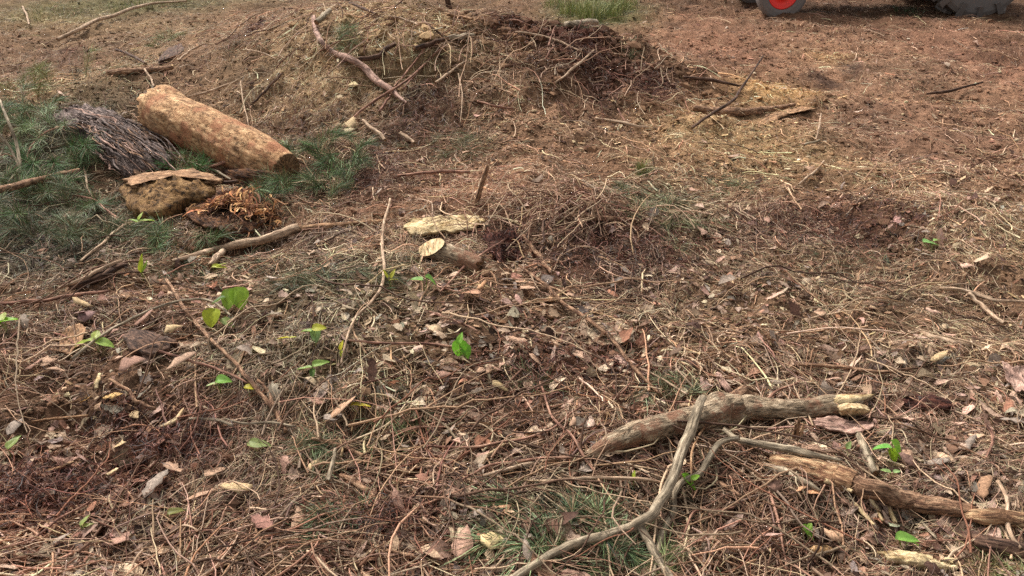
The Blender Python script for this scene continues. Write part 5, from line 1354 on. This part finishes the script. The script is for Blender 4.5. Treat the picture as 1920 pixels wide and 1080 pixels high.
def spray(px, py, wpx, hpx, n, label, c=None, Ls=(.05, .12), stems=9, name='green_spray', cat='foliage spray', up=.5, fan=None, group='feathery green sprays', wd=.0013):
    """feathery needle foliage: thin arching stems with fine needles all along"""
    base, d = at(px, py); k = d/FPX
    o = empty(name, base, label, cat, group)
    W = wpx*k; Hh = hpx*k
    hpx = hpx*(.75 if px < 700 and py < 500 else .28); n = int(n*(.72 if px < 700 and py < 500 else .5))
    cs = c or [(84, 108, 80), (66, 92, 68), (112, 130, 96), (50, 70, 54)]
    PS = []; 
    for i in range(stems):
        a = rng.uniform(0, 2*math.pi) if fan is None else fan+rng.normal(0, .5)
        b = np.array([rng.normal(0, .36)*W, rng.normal(0, .36)*W, 0.0])
        ln = W*rng.uniform(.3, .55)
        s = np.linspace(0, 1, 9)
        P = np.stack([b[0]+np.cos(a)*ln*s, b[1]+np.sin(a)*ln*s, Hh*rng.uniform(.3, .9)*np.sin(s*2.0)+.004], 1)
        zg = Hs(P[:, 0]+base[0], P[:, 1]+base[1])-base[2]
        P[:, 2] = np.maximum(P[:, 2]+zg, zg+.004)
        PS.append(P)
    PS = np.array(PS)
    for i in range(stems):
        V, q, C = tubes(PS[i:i+1], np.linspace(.0028, .001, 9)[None], 5, pick([(120, 104, 78)], 1))
        mesh_obj('stem', V, quads=q, col=C, mats=[M_TWIG], parent=o)
    si = rng.integers(0, stems, n); tt = rng.random(n)*7.99; ii = tt.astype(int); f = (tt-ii)[:, None]
    A = PS[si, ii]*(1-f)+PS[si, ii+1]*f
    T = PS[si, ii+1]-PS[si, ii]; T /= np.linalg.norm(T, axis=1, keepdims=True)
    R = rng.standard_normal((n, 3)); R -= T*np.sum(R*T, 1, keepdims=True); R /= np.linalg.norm(R, axis=1, keepdims=True)
    R[:, 2] = np.abs(R[:, 2])*up+R[:, 2]*(1-up)
    D_ = T*rng.uniform(.3, 1.0, n)[:, None]+R*rng.uniform(.5, 1.1, n)[:, None]
    D_ /= np.linalg.norm(D_, axis=1, keepdims=True)
    L = rng.uniform(*Ls, n)
    s = np.linspace(0, 1, 4)[None, :, None]
    P = A[:, None, :]+D_[:, None, :]*L[:, None, None]*s+T[:, None, :]*L[:, None, None]*.25*s*s
    P[:, :, 2] -= .15*L[:, None]*(s[..., 0]**2)
    zg = Hs(P[..., 0]+base[0], P[..., 1]+base[1])-base[2]
    P[:, :, 2] = np.maximum(P[:, :, 2], zg+.002)
    if px < 700 and py < 500: wd = wd*1.1
    if not (px < 700 and py < 500): P[:, :, 2] = zg+.004+(P[:, :, 2]-zg)*.45
    w = np.full((n, 1), wd)*rng.uniform(.7, 1.4, (n, 1))*np.array([.8, 1, .9, .25])[None]
    Cn = desat(pick(cs, n, .3), .22 if px < 700 and py < 500 else .28)*(np.array([1.75, 1.72, 1.25]) if px < 700 and py < 500 else np.array([1.25, 1.2, .86])); dead = rng.random(n) < .22
    Cn[dead] = pick([(140, 112, 84), (118, 92, 70)], int(dead.sum()))
    V, q, C = ribbons(P, w, Cn, rng.uniform(-1.5, 1.5, n))
    mesh_obj('needles', V, quads=q, col=C, mats=[M_NEEDLE], parent=o)
G2 = [(72, 104, 70), (52, 82, 56), (98, 126, 88), (40, 60, 44)]
spray(50, 175, 110, 50, 2600, 'olive green needle branch at the left edge, topmost', [(104, 112, 70), (84, 98, 64), (126, 128, 88)])
spray(30, 235, 120, 60, 3200, 'dark green needle branch under the topmost one at left edge', G2)
spray(62, 262, 80, 40, 1500, 'grey green feathery spray over the stringy bark heap', [(104, 126, 104), (84, 108, 88), (132, 150, 124)])
spray(100, 320, 120, 60, 3600, 'deep green arching needle clump left of stringy bark', [(58, 100, 64), (44, 80, 52), (88, 130, 86), (36, 58, 40)])
spray(160, 312, 70, 30, 1300, 'green needle tuft below the stringy bark heap', G2)
spray(60, 390, 150, 60, 3400, 'dark needle mass under the dark barked branch', G2)
spray(150, 395, 130, 50, 2600, 'grey green spray left of the ochre wood block', [(96, 116, 92), (70, 92, 70), (48, 66, 50)])
spray(40, 450, 130, 45, 2400, 'dark green spray at the left edge below the branch', [(60, 76, 60), (44, 58, 46), (84, 98, 80)])
spray(165, 460, 120, 40, 2000, 'thin green spray above the rotting root', [(84, 98, 76), (62, 78, 58)])
spray(605, 300, 90, 40, 3000, 'feathery green spray right of the ochre log end', G2)
spray(628, 355, 80, 36, 2200, 'lower green spray right of the broken log end', G2)
spray(505, 370, 90, 45, 2200, 'dark green spray under the broken log end', G2)
spray(355, 328, 44, 30, 900, 'small bright green tuft in front of ochre log', [(70, 122, 74), (56, 100, 60)])
spray(335, 470, 90, 25, 1500, 'green needles above the pale fallen branch', G2)
spray(648, 84, 44, 22, 700, 'blue green tuft beside the curved pale branch', [(84, 104, 82), (100, 122, 96)])
spray(1180, 108, 36, 14, 500, 'blue green tuft on the right of the mound', [(84, 108, 84), (100, 122, 96)])
spray(1090, 58, 40, 20, 500, 'pale blue green sprig by small pale log', [(110, 132, 110), (130, 148, 124)])
spray(310, 80, 46, 16, 500, 'faint green tuft near arching branch', [(110, 124, 88), (90, 104, 70)])
spray(1195, 385, 120, 35, 1700, 'grey green grassy spray right of the bare stick', [(96, 110, 80), (76, 92, 66), (120, 128, 92)])
spray(1240, 405, 110, 30, 1400, 'lower grassy spray right of the bare stick', [(104, 116, 84), (84, 96, 68), (130, 132, 96)])
spray(1000, 995, 130, 60, 1500, 'pale green long needle clump at bottom centre', [(112, 142, 106), (84, 116, 84), (134, 160, 124)], Ls=(.06, .13), stems=5, wd=.0020)
spray(1065, 1000, 130, 60, 1500, 'grey green needle clump left of the forked branch', [(96, 124, 96), (70, 98, 72), (52, 76, 54)], Ls=(.05, .12), stems=5, wd=.0018)
spray(1110, 965, 130, 50, 1500, 'dark green needle clump above the forked branch', G2, Ls=(.04, .10), stems=6, wd=.0015)
spray(1150, 1050, 150, 45, 1700, 'green ferny growth under the forked branch', [(92, 112, 66), (70, 92, 54), (112, 128, 76)], stems=7)
spray(640, 985, 70, 40, 1000, 'small pine tuft right of the crumpled tan leaf', [(84, 110, 82), (62, 88, 62)], wd=.0016)
spray(620, 845, 80, 30, 900, 'thin grey green spray at lower left centre', [(108, 126, 98), (84, 104, 76)])
spray(740, 835, 0.1+60, 20, 400, 'faint green sprig left of the hooked thin twig', [(110, 132, 90)])
spray(640, 530, 130, 30, 1500, 'green grey sprig field left of the sawn log', [(84, 96, 70), (66, 80, 58)])
spray(1265, 745, 60, 30, 800, 'grey green lichen tuft behind the forked log', [(110, 124, 96), (88, 104, 78)])
spray(1380, 355, 60, 20, 500, 'small grey green sprig right of the grassy spray', [(96, 112, 84)])
spray(860, 278, 90, 22, 800, 'low green sprig at the foot of the mound', [(96, 106, 72), (78, 90, 60)])
spray(880, 275, 60, 18, 500, 'mossy sprig beside the foot of the mound', [(92, 100, 66)])
spray(1000, 715, 30, 14, 250, 'tiny green sprig right of the leaf fan', [(90, 128, 80)])
spray(1845, 1068, 40, 30, 300, 'straw coloured tuft in the bottom right corner', [(188, 160, 122), (150, 122, 92)])
spray(1895, 1075, 50, 30, 400, 'pale moss tuft in the bottom right corner', [(140, 164, 110), (110, 138, 84)])
spray(1200, 330, 34, 26, 350, 'green blade tuft with a pale stalk above the spray', [(110, 136, 70), (84, 112, 60)])

def grass(px, py, n, hpx, spread, label, cs):
    base, d = at(px, py); k = d/FPX
    o = empty('grass_tuft', base, label, 'grass', 'grass tufts')
    a = rng.uniform(0, 2*math.pi, n); r = spread*k*rng.random(n)**.6
    bx = r*np.cos(a); by = r*np.sin(a)*1.5; L = hpx*k*rng.uniform(.4, 1.1, n)
    s = np.linspace(0, 1, 6)[None]
    le = rng.uniform(.1, .7, n)[:, None]; az = rng.uniform(0, 2*math.pi, n)[:, None]
    hx = np.cos(az)*le*L[:, None]*s**1.8; hy = np.sin(az)*le*L[:, None]*s**1.8
    hz = L[:, None]*s*(1-.25*le*s*s)
    zg = (Hs(bx+base[0], by+base[1])-base[2])[:, None]
    P = np.stack([bx[:, None]+hx, by[:, None]+hy, hz+zg-.004], 2)
    w = np.full((n, 1), 1.0)*rng.uniform(.002, .005, (n, 1))*np.array([.8, 1, 1, .8, .5, .12])[None]
    V, q, C = ribbons(P, w, pick(cs, n, .18), rng.uniform(-.6, .6, n))
    mesh_obj('blades', V, quads=q, col=C, mats=[M_NEEDLE], parent=o)
YG = [(134, 142, 70), (110, 126, 62), (158, 160, 92), (84, 100, 54), (172, 160, 110)]
for i, (px, py, n, h, sp, lb) in enumerate([(1070, 26, 260, 36, 22, 'yellow green grass tuft behind the mound, left'), (1105, 34, 320, 42, 26, 'tall yellow green grass tuft behind the mound, middle'),
        (1145, 30, 300, 40, 24, 'yellow green grass tuft behind the mound, right'), (1170, 10, 220, 34, 26, 'grass tuft at the top edge right of the mound'), (1040, 10, 160, 26, 22, 'thin grass tuft at the top edge above the mound'),
        (330, 6, 120, 14, 30, 'low grass by the top edge at left'), (90, 26, 200, 16, 60, 'low olive grass in the upper left corner'), (250, 12, 160, 16, 40, 'grass patch near the arching branch'),
        (1702, 26, 200, 10, 26, 'dark green grass in front of the rear tyre'), (1200, 325, 60, 34, 8, 'green blades with a pale stalk mid right')]):
    grass(px, py, n, h, sp, lb, YG if i != 8 else [(50, 72, 44), (66, 88, 50)])

# ------------------------------------------------------------------ the tractor whose wheels show at the top edge
def pmat(name, c, rough=.6, bump=0.0, metal=0.0, dirt=.4):
    m = bpy.data.materials.new(name); m.use_nodes = True
    t = m.node_tree; b = t.nodes['Principled BSDF']
    tc = N(t, 'ShaderNodeTexCoord'); n = N(t, 'ShaderNodeTexNoise', Scale=9, Detail=8.0, Roughness=.7)
    t.links.new(tc.outputs['Object'], n.inputs['Vector'])
    r = ramp(t, [(.45, lin(c)), (.75, lin(c)*(1-dirt)+lin((120, 92, 70))*dirt)])
    t.links.new(n.outputs['Fac'], r.inputs['Fac']); t.links.new(r.outputs['Color'], b.inputs['Base Color'])
    b.inputs['Roughness'].default_value = rough; b.inputs['Metallic'].default_value = metal
    return m
M_TYRE = pmat('tyre_rubber', (112, 106, 102), .85, dirt=.35)
M_RED = pmat('red_paint', (244, 50, 38), .5, dirt=.35)
M_BLACK = pmat('dark_metal', (34, 32, 32), .6)
def revolve(prof, S=64):
    """profile (r, x) turned about the x axis"""
    prof = np.array(prof); k = len(prof); a = np.arange(S)/S*2*math.pi
    V = np.stack([np.tile(prof[:, 1][:, None], (1, S)), prof[:, 0][:, None]*np.cos(a)[None], prof[:, 0][:, None]*np.sin(a)[None]], -1).reshape(-1, 3)
    b = (np.arange(k-1)*S)[:, None]+np.arange(S)[None]; nx = (np.arange(k-1)*S)[:, None]+((np.arange(S)+1) % S)[None]
    return V, np.stack([b, nx, nx+S, b+S], -1).reshape(-1, 4)
def boxes(L):
    V = []; Q = []
    F = np.array([(0, 1, 2, 3), (7, 6, 5, 4), (0, 4, 5, 1), (1, 5, 6, 2), (2, 6, 7, 3), (3, 7, 4, 0)])
    for b in L:
        V.append(np.array(b)); Q.append(F+8*(len(V)-1))
    return np.vstack(V), np.vstack(Q)
def bx(x0, x1, y0, y1, z0, z1, t=1.0):
    cx, cy = (x0+x1)/2, (y0+y1)/2
    lo = [(x0, y0, z0), (x0, y1, z0), (x1, y1, z0), (x1, y0, z0)]
    hi = [(cx+(x-cx)*t, cy+(y-cy)*t, z1) for x, y, _ in lo]
    return lo+hi
def tractor():
    F0, _ = at(1461, 22); R0, _ = at(1822, 31)
    fw = np.array([F0[0]-R0[0], F0[1]-R0[1]]); wb = np.linalg.norm(fw); fw /= wb
    root = empty('tractor', (R0[0], R0[1], R0[2]), 'tractor standing at the upper right with red front hub and lugged rear tyre', 'tractor')
    root.rotation_euler = (0, 0, math.atan2(fw[1], fw[0]))
    # local frame: +x forward, y across (camera side is +y), z up
    side = 1.0 if (-fw[1]*(-1)) < 0 else 1.0
    def wheel(cx, cy, Rr, w, hub, lugs, name):
        e = bpy.data.objects.new(name, None); COL.objects.link(e); e.parent = root; e.location = (cx, cy, Rr-.02); e.rotation_euler = (0, 0, math.pi/2)
        pr = [(hub, -w*.42), (hub+.03, -w*.5), (Rr*.86, -w*.52), (Rr*.95, -w*.44), (Rr*.97, -w*.2), (Rr*.975, 0), (Rr*.97, w*.2), (Rr*.95, w*.44), (Rr*.86, w*.52), (hub+.03, w*.5), (hub, w*.42), (hub, -w*.42)]
        V, q = revolve(pr, 72)
        parts = [(V, q)]
        if lugs:
            L = []
            for i in range(lugs):
                for sg in (-1, 1):
                    a0 = (i+(.5 if sg > 0 else 0))/lugs*2*math.pi
                    pts = []
                    for (u, da, rr) in ((.03, .22, .965), (.40, .08, .965), (.53, .02, .74)):
                        for dd in (-.062, .062):
                            for hh in (0, 1):
                                r_ = Rr*rr+hh*(.05 if rr > .9 else .0)
                                xx = sg*w*(u+(.14*hh if rr < .9 else .05*hh)); an = a0+da+dd
                                pts.append((xx, r_*math.cos(an), r_*math.sin(an)))
                    for s in (0, 1):
                        p = pts[s*4:s*4+8]     # (lo-,lo+... ) order: d- h0, d- h1, d+ h0, d+ h1, then next section
                        L.append([p[0], p[2], p[6], p[4], p[1], p[3], p[7], p[5]])
            V2, q2 = boxes(L); parts.append((V2, q2))
        off = 0; VV = []; QQ = []
        for v, q_ in parts: VV.append(v); QQ.append(q_+off); off += len(v)
        mesh_obj('tyre', np.vstack(VV), quads=np.vstack(QQ), mats=[M_TYRE], parent=e, smooth=False)
        pr = [(hub*.99, -w*.40), (hub*.99, w*.40), (hub*.90, w*.42), (hub*.85, w*.25), (hub*.35, w*.22), (hub*.30, w*.36), (.001, w*.38)]
        V, q = revolve(pr, 40); V2 = V.copy(); V2[:, 0] *= -1
        mesh_obj('rim', np.vstack([V, V2]), quads=np.vstack([q, q[:, ::-1]+len(V)]), mats=[M_RED], parent=e)
    wheel(wb, 0, .30, .17, .175, 0, 'front_wheel'); wheel(wb, -1.0, .30, .17, .175, 0, 'front_wheel')
    wheel(0, -.05, .585, .30, .28, 14, 'rear_wheel'); wheel(0, -1.15, .585, .30, .28, 14, 'rear_wheel')
    def part(name, L, m):
        V, q = boxes(L); o = mesh_obj(name, V, quads=q, mats=[m], parent=root, smooth=False)
        bv = o.modifiers.new('bevel', 'BEVEL'); bv.width = .02; bv.segments = 2
    part('chassis', [bx(-.3, wb+.25, -.75, -.30, .32, .62), bx(wb-.08, wb+.08, -.92, -.08, .24, .36), bx(-.12, .12, -1.0, -.18, .46, .70)], M_BLACK)
    part('bonnet', [bx(.75, wb+.35, -.80, -.25, .62, 1.10, .9)], M_RED)
    part('mudguard', [bx(-.5, .45, -.22, .10, 1.22, 1.27), bx(-.5, .45, -1.3, -.98, 1.22, 1.27)], M_RED)
    part('seat', [bx(-.35, .1, -.72, -.33, .95, 1.05), bx(-.42, -.33, -.72, -.33, 1.0, 1.45)], M_BLACK)
    part('footplate', [bx(.35, 1.0, -.98, -.70, .42, .46), bx(.35, 1.0, -.35, -.07, .42, .46)], M_BLACK)
    part('roll_bar', [bx(-.55, -.47, -.90, -.83, .7, 2.1), bx(-.55, -.47, -.22, -.15, .7, 2.1), bx(-.55, -.47, -.90, -.15, 2.1, 2.17)], M_BLACK)
    sw, q = revolve([(.17, -.012), (.19, 0), (.17, .012), (.15, 0), (.17, -.012)], 32)
    o = mesh_obj('steering_wheel', sw, quads=q, mats=[M_BLACK], parent=root); o.location = (.45, -.52, 1.25); o.rotation_euler = (0, -1.1, 0)
    part('steering_column', [bx(.47, .52, -.55, -.49, .9, 1.24)], M_BLACK)
tractor()
print('objects', len(bpy.data.objects))
